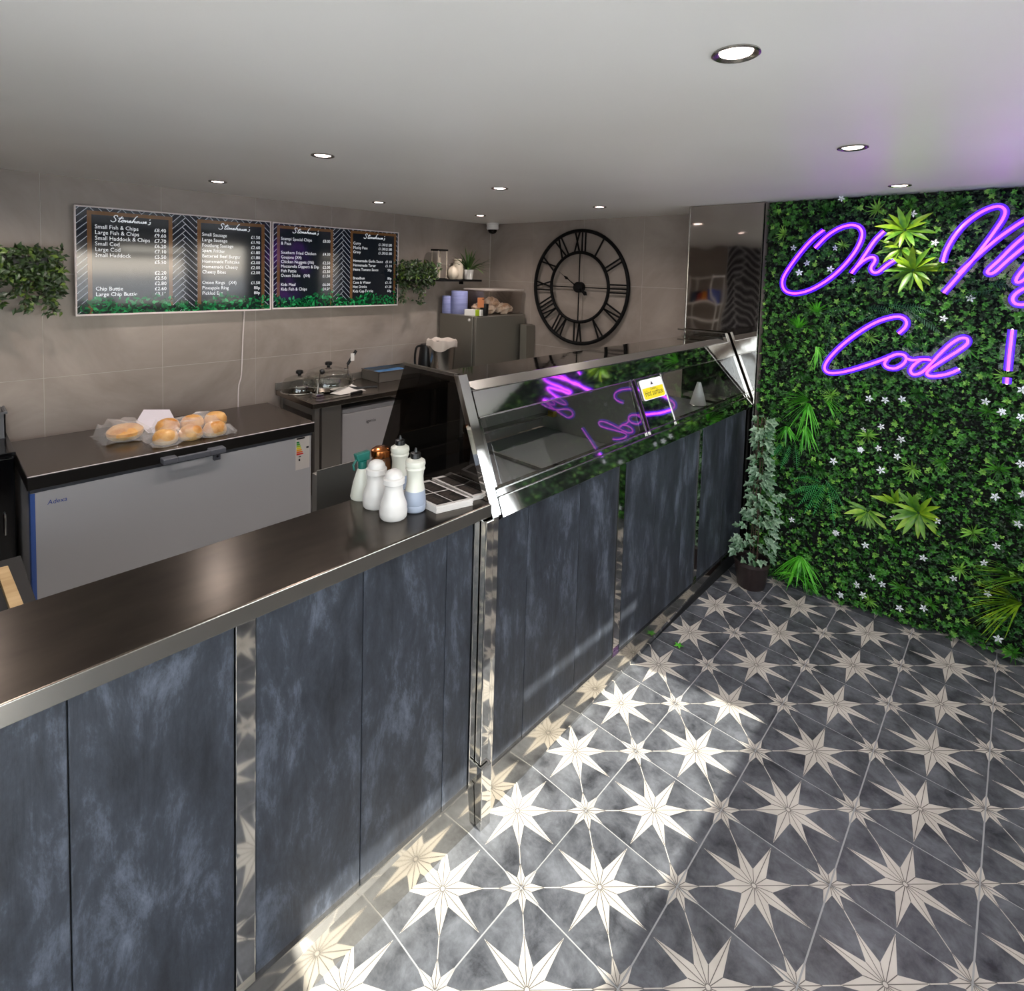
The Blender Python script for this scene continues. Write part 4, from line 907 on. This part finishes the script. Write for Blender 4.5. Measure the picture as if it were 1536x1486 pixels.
def menus(p0, p1, p3, hgt, lab):
    """stack of cards: p0 front, p1 right, p3 left-back corners on the top face (pixels)"""
    z = zc + hgt; a, b, d = (at(*p, 2, z) for p in (p0, p1, p3)); e1, e2 = b - a, d - a; c = b + e2
    ctr_ = (a + c) / 2; t = thing('menu_stack', (ctr_[0], ctr_[1], zc), lab, 'menus', 'stacks of printed menus')
    R = random.Random(int(hgt * 1e4)); n = 7
    for k in range(n):
        o = np.array([R.uniform(-.0016, .0016), R.uniform(-.0016, .0016), 0]); zz = zc + hgt * k / n
        ob('menu_card', MB().prism([(p + o + np.array([0, 0, zz - p[2] + .0002])) for p in (a, b, c, d)], (0, 0, hgt / n * .93)), 'card', t)
    f = lambda u, v, k=.0: a + e1 * u + e2 * v + np.array([0, 0, .0006 + k])
    for u0, u1 in ((.07, .49), (.52, .93)):
        for v0, v1 in ((.05, .47), (.50, .92)):
            ob('printed_panel', MB().poly([f(u0, v0), f(u1, v0), f(u1, v1), f(u0, v1)]), 'menuink', t)
            q = MB()
            for i in range(7):
                v = v0 + (v1 - v0) * (.15 + .11 * i); w_ = R.uniform(.5, .9); q.poly([f(u0 + .03, v, .0004), f(u0 + .03 + (u1 - u0 - .06) * w_, v, .0004), f(u0 + .03 + (u1 - u0 - .06) * w_, v + .012, .0004), f(u0 + .03, v + .012, .0004)])
            tag(ob('print_lines', q, 'menutxt', t), kind='stuff')
menus((655, 760), (709.5, 747.5), (591, 730), .022, 'nearer stack of folded menus with four dark printed panels, beside the bottles')
menus((709.5, 744.5), (752, 734.0), (648, 716.5), .014, 'farther stack of menus tucked against the smoked end glass')

# sticker and things inside the display
M['yellow'] = mat('warning_yellow', '#e3cf14', .4); M['stkw'] = mat('sticker_face', '#e6e3ea', .4)
sc_ = [(958, 571.5), (991, 563.5), (999, 593.5), (967, 602)]
def onslope(px, py, off=.006):
    d = CW + CR * (px - CX) / F - CU * (py - CY) / F; n = np.array([1, 0, .41]); c = -.40 + .41 * 1.05 + off
    return CP + (c - CP @ n) / (d @ n) * d
A_, B_, C_, D_ = (onslope(*p) for p in sc_)
e1 = (B_ - A_); e2 = (D_ - A_); nn = np.array([1, 0, .41]); nn = nn / np.linalg.norm(nn)
g = lambda u, v, k=0: A_ + e1 * u + e2 * v + nn * k
hs = thing('warning_sticker', tuple((A_ + C_) / 2), 'white and yellow hot surface warning sign standing on the display front', 'sign')
rc = [(.0, .06), (.06, 0), (.94, 0), (1, .06), (1, .94), (.94, 1), (.06, 1), (0, .94)]
ob('plate', MB().prism([g(u, v, -.0015) for u, v in rc], nn * .0012), 'stkw', hs)
ob('yellow_field', MB().poly([g(u, v, .0002) for u, v in ((.04, .42), (.96, .42), (.96, .90), (.9, .96), (.1, .96), (.04, .90))][::-1]), 'yellow', hs)
tx = MB(); ux = e1 / np.linalg.norm(e1); uy = -e2 / np.linalg.norm(e2)
put_text(tx, 'Hot surface', .043, g(.5, .82, .0006), ux, uy, 'c', .86); put_text(tx, 'Caution', .018, g(.5, .54, .0006), ux, uy, 'c', 1)
tx.poly([g(.44, .30, .0006), g(.56, .30, .0006), g(.5, .12, .0006)]); ob('wording', tx, 'dark', hs)
cn = thing('steel_cone', (-.66, 2.13, .999), 'white metal cone standing inside the far end of the heated display', 'cone')
c = at(1047, 607, 2, 1.0); c = (c[0], c[1], .999)
ob('cone', MB().lathe([(.052, 0), (.053, .004), (.014, .145), (.013, .15), (.0001, .151)], c, 32), 'shaker', cn, smooth=True)
ob('base_rim', MB().lathe([(.054, 0), (.056, .003), (.053, .006)], c, 32), 'steel', cn, smooth=True)
c = at(1100, 592, 2, 1.03)
tn = thing('serving_tongs', (c[0], c[1], 1.0), 'steel serving tongs lying in the far corner of the heated display', 'tongs')
ob('arm', MB().tube([(c[0] - .1, c[1] - .12, 1.02), (c[0], c[1], 1.05), (c[0] + .02, c[1] + .05, 1.05)], .006, 8), 'steel', tn, smooth=True)
ob('arm', MB().tube([(c[0] - .07, c[1] - .14, 1.01), (c[0] + .01, c[1] - .01, 1.03), (c[0] + .02, c[1] + .05, 1.045)], .006, 8), 'steel', tn, smooth=True)

# ------------------------------------------------------------------ leafy wall
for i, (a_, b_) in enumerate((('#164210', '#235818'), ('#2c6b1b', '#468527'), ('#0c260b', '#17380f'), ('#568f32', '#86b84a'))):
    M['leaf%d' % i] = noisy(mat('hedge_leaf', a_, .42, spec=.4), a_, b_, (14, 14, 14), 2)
M['hedgeback'] = mat('hedge_backing', '#050905', .9)
M['lime1'] = noisy(mat('croton_leaf', '#4f8c1e', .38), '#3d7a18', '#a3c22c', (16, 16, 16), 2, .3, .7)
M['lime2'] = noisy(mat('croton_leaf_dark', '#2f6a22', .38), '#245a1c', '#78a828', (16, 16, 16), 2, .35, .7)
M['tuft'] = noisy(mat('grass_tuft', '#3da022', .4), '#2f8c1a', '#66c236', (10, 10, 10), 2)
M['fern'] = noisy(mat('fern', '#2a8a42', .5), '#207a38', '#46a058', (10, 10, 10), 2)
M['dfern'] = noisy(mat('dark_fern', '#1c4c30', .5), '#173f28', '#2c6442', (10, 10, 10), 2)
M['petal'] = mat('white_petal', '#dfe2e6', .5)
def yb(x, z):
    """face of the backing mat: upright at the top, standing further out near the floor on the left"""
    k = max(0, 1 - z / 1.1) ** 1.2; return YG + .055 - k * (.13 if x < .2 else max(0, .13 - (x - .2) * .17)) - .01
hw = thing('leafy_wall', (.76, YG, 0), 'wall covered in dense artificial green foliage with white star flowers', 'green wall')
mb = MB(); nx, nz = 12, 12
xa, xb = -.372, XR - .004
vs = [(xa + (xb - xa) * i / nx, yb(xa + (xb - xa) * i / nx, H * j / nz) + .008, .004 + (H - .008) * j / nz) for j in range(nz + 1) for i in range(nx + 1)]
fs = [(j * (nx + 1) + i, j * (nx + 1) + i + 1, (j + 1) * (nx + 1) + i + 1, (j + 1) * (nx + 1) + i) for j in range(nz) for i in range(nx)]
mb.add(vs, fs); ob('backing', mb, 'hedgeback', hw)
struct('wall_green', MB().box((-.385, YG + .06, 0), (XR, YB, H)), 'hedgeback')
def leaf_batch(P, D, Nn, L, Wd, mi, cup=.25):
    """many small folded leaves at once: returns verts, faces, material index"""
    D = D / np.linalg.norm(D, axis=1)[:, None]; S_ = np.cross(D, Nn); S_ /= np.linalg.norm(S_, axis=1)[:, None] + 1e-9; U = np.cross(S_, D)
    L = L[:, None]; Wd = Wd[:, None]
    v = np.stack([P, P + D * L * .42 - S_ * Wd + U * Wd * cup, P + D * L * .5, P + D * L * .42 + S_ * Wd + U * Wd * cup, P + D * L - U * L * .12], 1)
    n = len(P); b = (np.arange(n) * 5)[:, None, None]
    f = np.array([[0, 2, 1], [0, 3, 2], [1, 2, 4], [2, 3, 4]])[None] + b
    return v.reshape(-1, 3), f.reshape(-1, 3), np.repeat(mi, 4)
def np_obj(name, V, Fc, mi, mats, parent, kind='stuff', smooth=True):
    o0 = np.array(wl(parent)); me = bpy.data.meshes.new(name); me.from_pydata((V - o0).tolist(), [], Fc.tolist())
    for m in mats: me.materials.append(M[m])
    me.polygons.foreach_set('material_index', mi.astype(np.int32)); me.update()
    o = bpy.data.objects.new(name, me); COL.objects.link(o); o.parent = parent; return tag(o, kind=kind)
def hedge_positions(n, x0, x1, z0=.01, z1=H - .01):
    x = rng.uniform(x0, x1, n); z = rng.uniform(z0, z1, n); y = np.array([yb(a, b) for a, b in zip(x, z)]); return x, y, z
Vs, Fs, Ms = [], [], []; nb = 0
def push(r):
    global nb
    Vs.append(r[0]); Fs.append(r[1] + nb); Ms.append(r[2]); nb += len(r[0])
for (x0, x1, dens) in ((-.372, 1.02, 1.0), (1.02, 1.88, .35)):
    A = (x1 - x0) * H
    # clumps of rounded leaflets around a centre
    n = int(A * 1500 * dens); x, y, z = hedge_positions(n, x0, x1)
    dep = rng.uniform(.012, .062, n); tone = rng.random(n); K = 6
    cx_ = np.repeat(x, K); cz_ = np.repeat(z, K); cy_ = np.repeat(y - dep, K); an = np.tile(np.arange(K) * 2 * PI / K, n) + np.repeat(rng.uniform(0, 6, n), K) + rng.normal(0, .25, n * K)
    D = np.stack([np.cos(an), -.25 + rng.normal(0, .3, n * K), np.sin(an)], 1); Nn = np.tile([0., -1., 0.], (n * K, 1)) + rng.normal(0, .3, (n * K, 3))
    sz = np.repeat(rng.uniform(.6, 1.15, n), K)
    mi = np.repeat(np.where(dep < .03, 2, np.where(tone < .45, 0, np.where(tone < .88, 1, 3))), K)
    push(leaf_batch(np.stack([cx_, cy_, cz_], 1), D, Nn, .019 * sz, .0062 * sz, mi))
    # loose oval leaves
    n = int(A * 5200 * dens); x, y, z = hedge_positions(n, x0, x1); an = rng.uniform(0, 2 * PI, n); dep = rng.uniform(.0, .05, n)
    D = np.stack([np.cos(an), rng.normal(-.3, .5, n), np.sin(an)], 1); Nn = np.tile([0., -1., 0.], (n, 1)) + rng.normal(0, .4, (n, 3))
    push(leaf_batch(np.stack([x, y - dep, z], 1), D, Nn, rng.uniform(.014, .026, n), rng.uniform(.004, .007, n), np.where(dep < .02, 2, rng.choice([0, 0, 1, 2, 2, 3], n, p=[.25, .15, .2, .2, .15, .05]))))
V = np.concatenate(Vs); V[:, 1] = np.minimum(V[:, 1], YG + .05); V[:, 2] = np.clip(V[:, 2], .003, H - .003); V[:, 0] = np.clip(V[:, 0], -.386, XR - .004)
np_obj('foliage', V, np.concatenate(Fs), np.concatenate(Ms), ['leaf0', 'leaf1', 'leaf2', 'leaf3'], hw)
# bigger plants pinned into the mat: rosettes, tufts, crotons, ferns, flowers
def wallpt(px, py, dep=.06):
    p = at(px, py, 1, YG); 
    for _ in range(3): p = at(px, py, 1, yb(p[0], p[2]) - dep)
    return p
ros = MB(); R = random.Random(2)
for k in range(13):
    a = 2 * PI * k / 13 + R.uniform(-.12, .12); blade(ros, (0, -.0, 0), (math.cos(a), -.35 - R.uniform(0, .3), math.sin(a)), R.uniform(.04, .058), .0055, .05, 3)
rosm = [mesh('rosette', ros, m) for m in ('leaf1', 'leaf0', 'leaf3')]
R = random.Random(12)
rpx = [(1210, 335), (1240, 315), (1320, 315), (1368, 305), (1440, 305), (1268, 368), (1480, 620), (1415, 395), (1300, 505), (1365, 512), (1405, 645), (1370, 700), (1418, 695), (1395, 740), (1462, 795), (1345, 815), (1205, 560), (1248, 590), (1290, 600), (1230, 700), (1300, 655), (1500, 700), (1520, 760), (1440, 850), (1350, 880), (1290, 860), (1490, 930), (1400, 905), (1180, 520), (1175, 350), (1250, 640), (1330, 560), (1510, 560), (1450, 520), (1380, 590), (1300, 900), (1520, 980), (1460, 950)]
for i, (a, b) in enumerate(rpx): inst(rosm[i % 3], 'rosette', hw, wallpt(a + R.uniform(-4, 4), b + R.uniform(-4, 4), .066), (R.uniform(-.3, .3), R.uniform(0, 6), R.uniform(-.3, .3)), R.uniform(.9, 1.45))
fl_ = MB()
for k in range(5):
    a = 2 * PI * k / 5; d = np.array([math.cos(a), -.1, math.sin(a)]); s_ = np.array([-math.sin(a), 0, math.cos(a)])
    fl_.poly([(0, -.004, 0), tuple(d * .013 - s_ * .0058), tuple(d * .024), tuple(d * .013 + s_ * .0058)])
flm = mesh('flower', fl_, 'petal'); flx = []
for a, b in ((500, 105), (905, 190), (1030, 355), (228, 385), (465, 385), (305, 472), (437, 505), (260, 525), (568, 572), (1232, 672), (1080, 785), (657, 1240), (748, 1248), (845, 1243), (1318, 1257), (1408, 1315), (1515, 1345), (1525, 1190)): flx.append((1130 + a * .2643, 270 + b * .2643))
for a, b in ((170, 165), (268, 148), (378, 218), (150, 275), (252, 268), (355, 315), (265, 390), (940, 65), (1045, 355), (900, 537), (1055, 525), (335, 655), (578, 672), (1030, 690), (178, 808), (910, 812), (500, 878), (838, 905), (218, 985), (272, 1025), (132, 1028), (670, 992), (40, 1085), (165, 1085), (860, 1078), (368, 1158), (503, 1158), (918, 1328), (15, 740)): flx.append((1250 + a * .2693, 600 + b * .2693))
for a, b in ((828, 555), (660, 625), (403, 988), (675, 1070), (705, 1452)): flx.append((1090 + a * .2423, 540 + b * .2423))
for i, (a, b) in enumerate(flx): inst(flm, 'flower', hw, wallpt(a, b, .072), (R.uniform(-.4, .4), R.uniform(0, 6), R.uniform(-.4, .4)), R.uniform(.75, 1.0))
for k in range(30):
    x = R.uniform(1.1, 1.85); z = R.uniform(.1, 2.2); inst(flm, 'flower', hw, (x, yb(x, z) - .065, z), (R.uniform(-.4, .4), R.uniform(0, 6), 0), 1)
def bigleaf(L, w):
    mb = MB(); n = 6; vs = []
    for i in range(n + 1):
        t = i / n; ww = w * math.sin(PI * min(1, .08 + t * .92)) ** .8 + .0004; zz = -.25 * L * t * t
        vs += [(L * t, -ww, zz + ww * .35), (L * t, 0, zz), (L * t, ww, zz + ww * .35)]
    fs = []
    for i in range(n): b = 3 * i; fs += [(b, b + 3, b + 4, b + 1), (b + 1, b + 4, b + 5, b + 2)]
    mb.add(vs, fs); return mb
blm = [mesh('leaf', bigleaf(.092, .0115), m, True) for m in ('lime1', 'lime2')]
def orient(d, up):
    x = Vector(d).normalized(); z = (Vector(up) - x * x.dot(Vector(up))).normalized(); y = z.cross(x)
    return Matrix((x, y, z)).transposed().to_euler()
def croton(px, py, n, spread, mk, sz=1.0, a0=0, a1=2 * PI):
    c = wallpt(px, py, .045); st = ob('leaf_cluster', MB().tube([(c[0], c[1] + .04, c[2]), tuple(c), (c[0], c[1] - .02, c[2])], .004, 6), 'leaf0', hw)
    for k in range(n):
        a = a0 + (a1 - a0) * (k + R.uniform(-.3, .3)) / n; d = (math.cos(a), -R.uniform(.15, 1.3), math.sin(a))
        o = bpy.data.objects.new('leaf', blm[mk if R.random() < .6 else 1 - mk]); COL.objects.link(o); o.parent = st
        p = Vector(c) + Vector((math.cos(a) * .008, -.01, math.sin(a) * .008)); o.location = p - wl(hw); o.rotation_euler = orient(d, (0, -1, .6)); s_ = sz * R.uniform(.75, 1.15); o.scale = (s_ * spread, s_, s_)
croton(1358, 345, 15, 1.15, 0, 1.15); croton(1352, 372, 9, 1.1, 0, 1.0, PI * .8, PI * 2.1); croton(1370, 405, 16, 1.3, 0, 1.15); croton(1302, 765, 13, 1.15, 1, 1.0, PI * .85, PI * 2.1); croton(1378, 768, 16, 1.25, 1, 1.1); croton(1345, 755, 5, 1.2, 0, 1.0, PI * .5, PI)
def tuft(px, py, n, L, w, a0, a1, m, dep=.075, droop=.25):
    c = wallpt(px, py, dep); q = MB()
    for k in range(n):
        a = a0 + (a1 - a0) * R.random(); w_ = w * 1.35; blade(q, (c[0] + R.uniform(-.01, .01), c[1] + .01, c[2]), (math.cos(a), -R.uniform(.1, .75), math.sin(a)), L * R.uniform(.6, 1.1), w_, droop, 5)
    q.v = [(max(x, -.40), y, max(z, .004)) for x, y, z in q.v]
    ob('grass_tuft', q, m, hw)
tuft(1196, 492, 34, .14, .0035, .2, 2.6, 'tuft'); tuft(1225, 468, 24, .13, .0035, .3, 2.8, 'tuft'); tuft(1226, 520, 18, .12, .003, 3.6, 5.8, 'tuft'); tuft(1212, 600, 30, .19, .0035, 2.0, 3.6, 'tuft'); tuft(1212, 605, 26, .19, .0035, 3.7, 5.4, 'tuft'); tuft(1236, 598, 12, .13, .003, -.9, .9, 'tuft')
tuft(1180, 640, 26, .11, .0035, 3.6, 5.7, 'tuft'); tuft(1208, 640, 20, .14, .0035, 4.0, 5.6, 'tuft'); tuft(1200, 835, 44, .17, .004, 3.5, 5.9, 'tuft', .06, .3); tuft(1195, 866, 30, .15, .004, .0, 3.1, 'tuft', .07, .5)
tuft(1530, 905, 40, .22, .004, 2.1, 4.4, 'lime1', .05); tuft(1536, 870, 26, .22, .004, 2.3, 3.6, 'lime2', .05)
def fern(px, py, ang, L, m, dep=.05, n=14, w=.03):
    c = wallpt(px, py, dep); q = MB(); d = np.array([math.cos(ang), -.35, math.sin(ang)]); d /= np.linalg.norm(d); s_ = np.array([-math.sin(ang), 0, math.cos(ang)])
    q.tube([c, c + d * L * .5 + np.array([0, 0, -.02]) * L, c + d * L + np.array([0, 0, -.3 * L])], .0015, 5)
    for k in range(n):
        t = (k + 1) / n; p = c + d * L * t + np.array([0, 0, -.3 * L * t * t]); ww = w * (math.sin(PI * min(.98, .15 + t * .85)))
        for sg in (-1, 1): blade(q, p, tuple(s_ * sg + d * .45 + np.array([0, -.1, 0])), ww, .0042, .1, 2)
    ob('fern_frond', q, m, hw)
for (a, b, g_) in ((1225, 728, 3.4), (1228, 725, 4.0), (1235, 725, 4.5), (1242, 735, 5.1), (1230, 722, 2.9), (1238, 720, 5.7), (1232, 730, 4.2)): fern(a, b, g_, .15, 'fern', .055)
for (a, b, g_) in ((1185, 668, 4.4), (1178, 660, 4.0), (1192, 665, 5.0)): fern(a, b, g_, .12, 'fern', .05)
for (a, b, g_) in ((1300, 462, .1), (1290, 458, 3.1), (1330, 455, -.1), (1350, 462, .2), (1280, 470, 2.9), (1250, 480, 4.6), (1262, 475, 5.2), (1370, 470, -.4), (1480, 425, .0), (1490, 435, 3.3), (1500, 400, .3), (1340, 470, 3.2)): fern(a, b, g_, .17, 'dfern', .045)

# ------------------------------------------------------------------ neon lettering
M['neoncore'] = mat('neon_core', '#ff5cff', .3, emit='#ff4dff', es=1.25)
M['neonglow'] = mat('neon_halo_sleeve', '#3a10a0', .3, emit='#4210e0', es=1.0)  # casing widened and made to glow, standing in for the violet halo
M['acryl'] = pane('acrylic_backing', (.82, .82, .88, 1), .9, 1.45)
YN = YG - .095
def nz(a, b): p = at(1130 + a * .2643, 270 + b * .2643, 1, YN); return (p[0], YN, p[2])
def neon(name, lab, strokes):
    pts = [[nz(*p) for p in s] for s in strokes]; allp = np.array([p for s in pts for p in s])
    t = thing(name, (float(allp[:, 0].mean()), YN, float(allp[:, 2].min())), lab, 'neon sign')
    for s in pts:
        p = smoothpath(s, 6) if len(s) > 2 else [np.array(x) for x in s]
        sl = ob('halo_sleeve', MB().tube([q + np.array([0, .006, 0]) for q in p], .0170, 8, flat=(1, YN - .004, YN + .014)), 'neonglow', t, smooth=True)
        ob('glowing_core', MB().tube(p, .0070, 8), 'neoncore', t, smooth=True)
        rb_ = []
        for i, q in enumerate(p):
            e = p[min(i + 1, len(p) - 1)] - p[max(i - 1, 0)]; e = np.array([-e[2], 0, e[0]]) / (np.linalg.norm(e) + 1e-9) * .036; rb_.append((q - e, q + e))
        am = MB()
        for i in range(len(rb_) - 1): am.poly([(v[0], YN + .0165 + i * 1.2e-5, v[2]) for v in (rb_[i][0], rb_[i + 1][0], rb_[i + 1][1], rb_[i][1])])
        ob('acrylic_backing', am, 'acryl', t)
    for k in (0, len(allp) // 2, len(allp) - 1):
        q = allp[k]; ob('standoff', MB().tube([(q[0], YN + .014, q[2]), (q[0], YG - .02, q[2])], .006, 8), 'chrome', t)
    return t
neon('neon_word', 'purple neon word Oh in looping script on the leafy wall', [[(398, 285), (330, 340), (260, 420), (195, 510), (167, 565), (170, 612), (200, 638), (255, 642), (330, 620), (420, 568), (500, 500), (568, 420), (605, 355), (618, 305), (605, 272), (575, 257), (535, 258), (480, 277), (415, 320), (350, 385)],
      [(742, 290), (690, 342), (640, 415), (595, 480), (558, 528), (575, 505), (620, 462), (660, 440), (685, 440), (690, 460), (668, 500), (682, 524), (712, 520), (755, 485), (800, 455)]])
neon('neon_word', 'purple neon word My cut off by the right edge, upper right of the leafy wall', [[(1075, 465), (1095, 400), (1140, 320), (1200, 250), (1280, 190), (1350, 157), (1400, 150), (1428, 172), (1420, 212), (1380, 275), (1310, 372), (1240, 460), (1160, 550), (1080, 640)],
      [(1165, 530), (1260, 440), (1370, 345), (1470, 272), (1550, 222), (1600, 205), (1620, 225), (1590, 275), (1480, 370), (1395, 455), (1335, 510), (1335, 530), (1370, 522), (1450, 450), (1550, 370), (1630, 320), (1660, 325), (1640, 370), (1570, 460), (1505, 540), (1492, 575), (1520, 575), (1590, 520), (1650, 455)],
      [(1700, 430), (1660, 470), (1665, 500), (1700, 495), (1770, 430), (1830, 370), (1760, 470), (1680, 580), (1600, 680), (1540, 705), (1490, 702), (1472, 675), (1495, 640), (1560, 605), (1680, 560), (1800, 480), (1880, 400)]])
neon('neon_word', 'purple neon word Cod in looping script, below the word Oh', [[(825, 870), (860, 838), (870, 808), (855, 785), (818, 775), (755, 786), (680, 815), (590, 870), (500, 940), (432, 1010), (405, 1060), (418, 1088), (460, 1095), (540, 1082), (640, 1052), (720, 1025), (770, 1005), (815, 988), (855, 993), (868, 1015), (850, 1045), (805, 1068), (760, 1062), (745, 1040), (762, 1012)],
      [(868, 1012), (905, 1022), (950, 1018), (1000, 1018)], [(1010, 1022), (960, 1018), (915, 1045), (892, 1080), (912, 1103), (960, 1088), (1005, 1045), (1055, 990), (1120, 930), (1175, 898), (1212, 900), (1212, 930), (1160, 970), (1080, 1020), (1005, 1070), (985, 1098), (1010, 1112), (1080, 1105), (1130, 1090), (1165, 1075)]])
neon('neon_mark', 'purple neon exclamation mark right of the word Cod', [[(1470, 850), (1456, 970), (1445, 1082)], [(1441, 1122), (1438, 1156)]])

# ------------------------------------------------------------------ potted ivy in the corner
M['ivy'] = noisy(mat('ivy_leaf', '#5f8060', .4), '#46684a', '#9db799', (25, 25, 25), 3, .35, .7); M['ivy2'] = noisy(mat('ivy_leaf_dark', '#335c38', .4), '#28502e', '#6b906a', (25, 25, 25), 3)
M['potbr'] = mat('brown_pot', '#2c211f', .4); M['stemb'] = mat('brown_stem', '#4a3a2c', .7)
pc = (-.268, 2.02, 0)
iv = thing('potted_ivy', pc, 'tall trailing ivy plant in a dark brown pot in the corner by the leafy wall', 'plant')
ob('pot', MB().lathe([(.072, .0), (.076, .006), (.098, .14), (.102, .145), (.102, .165), (.095, .165), (.09, .13), (.0001, .13)], pc, 32), 'potbr', iv, smooth=True)
ob('soil', MB().lathe([(.09, .14), (.0001, .145)], pc, 20), 'dark', iv)
R = random.Random(21); stm = MB()
for k in range(5):
    a = k * 1.3; stm.tube(smoothpath([(pc[0] + .02 * math.cos(a + z * 4), pc[1] + .03 + .03 * math.sin(a + z * 4), z) for z in (.14, .3, .5, .7, .9, 1.02)], 4), .0028, 5)
ob('stem', stm, 'stemb', iv); iv.children[-1]['kind'] = 'stuff'
def ivyleaf(s):
    out = [(0, 0), (.30, -.28), (.25, -.62), (.52, -.40), (.95, -.12), (1.25, 0), (.95, .12), (.52, .40), (.25, .62), (.30, .28)]
    out = [(0, 0), (-.12, -.30), (.22, -.34), (.42, -.62), (.55, -.26), (.80, -.20), (1.15, 0), (.80, .20), (.55, .26), (.42, .62), (.22, .34), (-.12, .30)]
    mb = MB(); vs = [(x * s, y * s, (abs(y) * .35 - .12 * x * x) * s) for x, y in out] + [(.42 * s, 0, 0)]
    mb.add(vs, [(12, i, (i + 1) % 12) for i in range(12)]); return mb
ivm = [mesh('leaf', ivyleaf(.042), 'ivy'), mesh('leaf', ivyleaf(.036), 'ivy2'), mesh('leaf', ivyleaf(.032), 'ivy')]
nl = 0
while nl < 298:
    t = R.random(); z = .16 + .86 * t ** 1.25
    rad = .135 if z < .40 else (.095 if z < .60 else .05 if z < .8 else .045); off = -.015 if z < .40 else (.035 if z < .6 else .02)
    a = R.uniform(0, 2 * PI); rr = rad * math.sqrt(R.uniform(.25, 1)); p = (pc[0] + off + rr * math.cos(a), pc[1] + .02 + rr * math.sin(a) * .8, z)
    if p[1] > 2.14 or p[0] < -.375: continue
    d = (math.cos(a) + R.uniform(-.5, .5), math.sin(a) + R.uniform(-.6, .3), R.uniform(-1, .1)); o = bpy.data.objects.new('leaf', R.choice(ivm)); COL.objects.link(o); o.parent = iv
    o.location = Vector(p) - Vector(pc); o.rotation_euler = orient(d, (math.cos(a) * .6 + .5, math.sin(a) * .4 - .8, .6)); s_ = R.uniform(.75, 1.15); o.scale = (s_, s_, s_); nl += 1
tag(iv, None)
# little green sprig dropped on the floor
c = at(1018, 968, 2, .004); q = MB()
for k in range(5):
    a = 2 * PI * k / 5 + .3; blade(q, (c[0], c[1], .006), (math.cos(a), math.sin(a), .12), .026, .008, .1, 3)
tag(ob('leaf_sprig', q, 'tuft'), 'tiny bright green plastic leaf sprig dropped on the floor by the display counter', 'leaf')

# ------------------------------------------------------------------ hanging plants by the menu screens
M['vine0'] = noisy(mat('vine_leaf', '#1f3418', .42), '#18290f', '#2f4a1e', (15, 15, 15), 2); M['vine1'] = noisy(mat('vine_leaf_light', '#3f5a24', .42), '#324c1c', '#66802f', (15, 15, 15), 2)
def hanging(px0, px1, pytop, pymid, tails, lab, ysh=None):
    a = at(px0, pytop, 0, -3.12); b = at(px1, pymid, 0, -3.12); y0, y1, z1, z0 = a[1], b[1], a[2], b[2]
    t = thing('hanging_plant', (-3.15, (y0 + y1) / 2, z0), lab, 'plant', 'trailing green plants beside the screens')
    yc = (y0 + y1) / 2
    ob('trough', MB().box((-3.245, y0 + .06, z0 + (z1 - z0) * .35), (-3.13, y1 - .06, z0 + (z1 - z0) * .72)), 'black', t, bevel=.004)
    n = 620; u = rng.random(n); v = rng.random(n)
    y = y0 + (y1 - y0) * u; z = z0 + (z1 - z0) * v; x = rng.uniform(-3.22, -3.03, n)
    P = [np.stack([x, y, z], 1)]; an = rng.uniform(0, 2 * PI, n); Dd = [np.stack([rng.uniform(.0, .9, n), np.cos(an), np.sin(an) - .2], 1)]; stv = MB()
    for (px, py) in tails:
        e = at(px, py, 0, -3.12); m = int(26 + 220 * (z0 + .06 - e[2])); tt = rng.random(m)
        yy = e[1] + (1 - tt) * rng.uniform(-.03, .03); zz = z0 + .08 + (e[2] - z0 - .08) * tt
        P.append(np.stack([rng.uniform(-3.17, -3.09, m), yy + rng.normal(0, .018, m), zz], 1)); an = rng.uniform(0, 2 * PI, m); Dd.append(np.stack([rng.uniform(-.2, .9, m), np.cos(an), np.sin(an) * .6 - .5], 1))
        stv.tube(smoothpath([(-3.14, e[1] + .02, z0 + .1), (-3.12, e[1], (z0 + e[2]) / 2), (-3.12, e[1], e[2])], 3), .0018, 5)
    P = np.concatenate(P); Dd = np.concatenate(Dd); n = len(P); L = rng.uniform(.03, .048, n)
    r = leaf_batch(P, Dd, np.tile([1., 0., .3], (n, 1)) + rng.normal(0, .35, (n, 3)), L, L * .26, rng.choice([0, 1], n, p=[.78, .22]))
    V = r[0]; V[:, 0] = np.maximum(V[:, 0], XL + .004)
    np_obj('foliage', V, r[1], r[2], ['vine0', 'vine1'], t)
    tag(ob('stem', stv, 'stemb', t), kind='stuff')
hanging(-70, 94, 366, 418, [(38, 468), (80, 470), (62, 450), (20, 440), (-10, 460), (90, 440), (50, 435), (74, 445)], 'trailing green plant at the left edge, left of the menu screens')
hanging(600, 652, 392, 420, [(604, 452), (631, 454), (622, 435), (640, 432), (612, 430), (648, 426)], 'trailing green plant hanging over the shelf end, right of the menu screens')
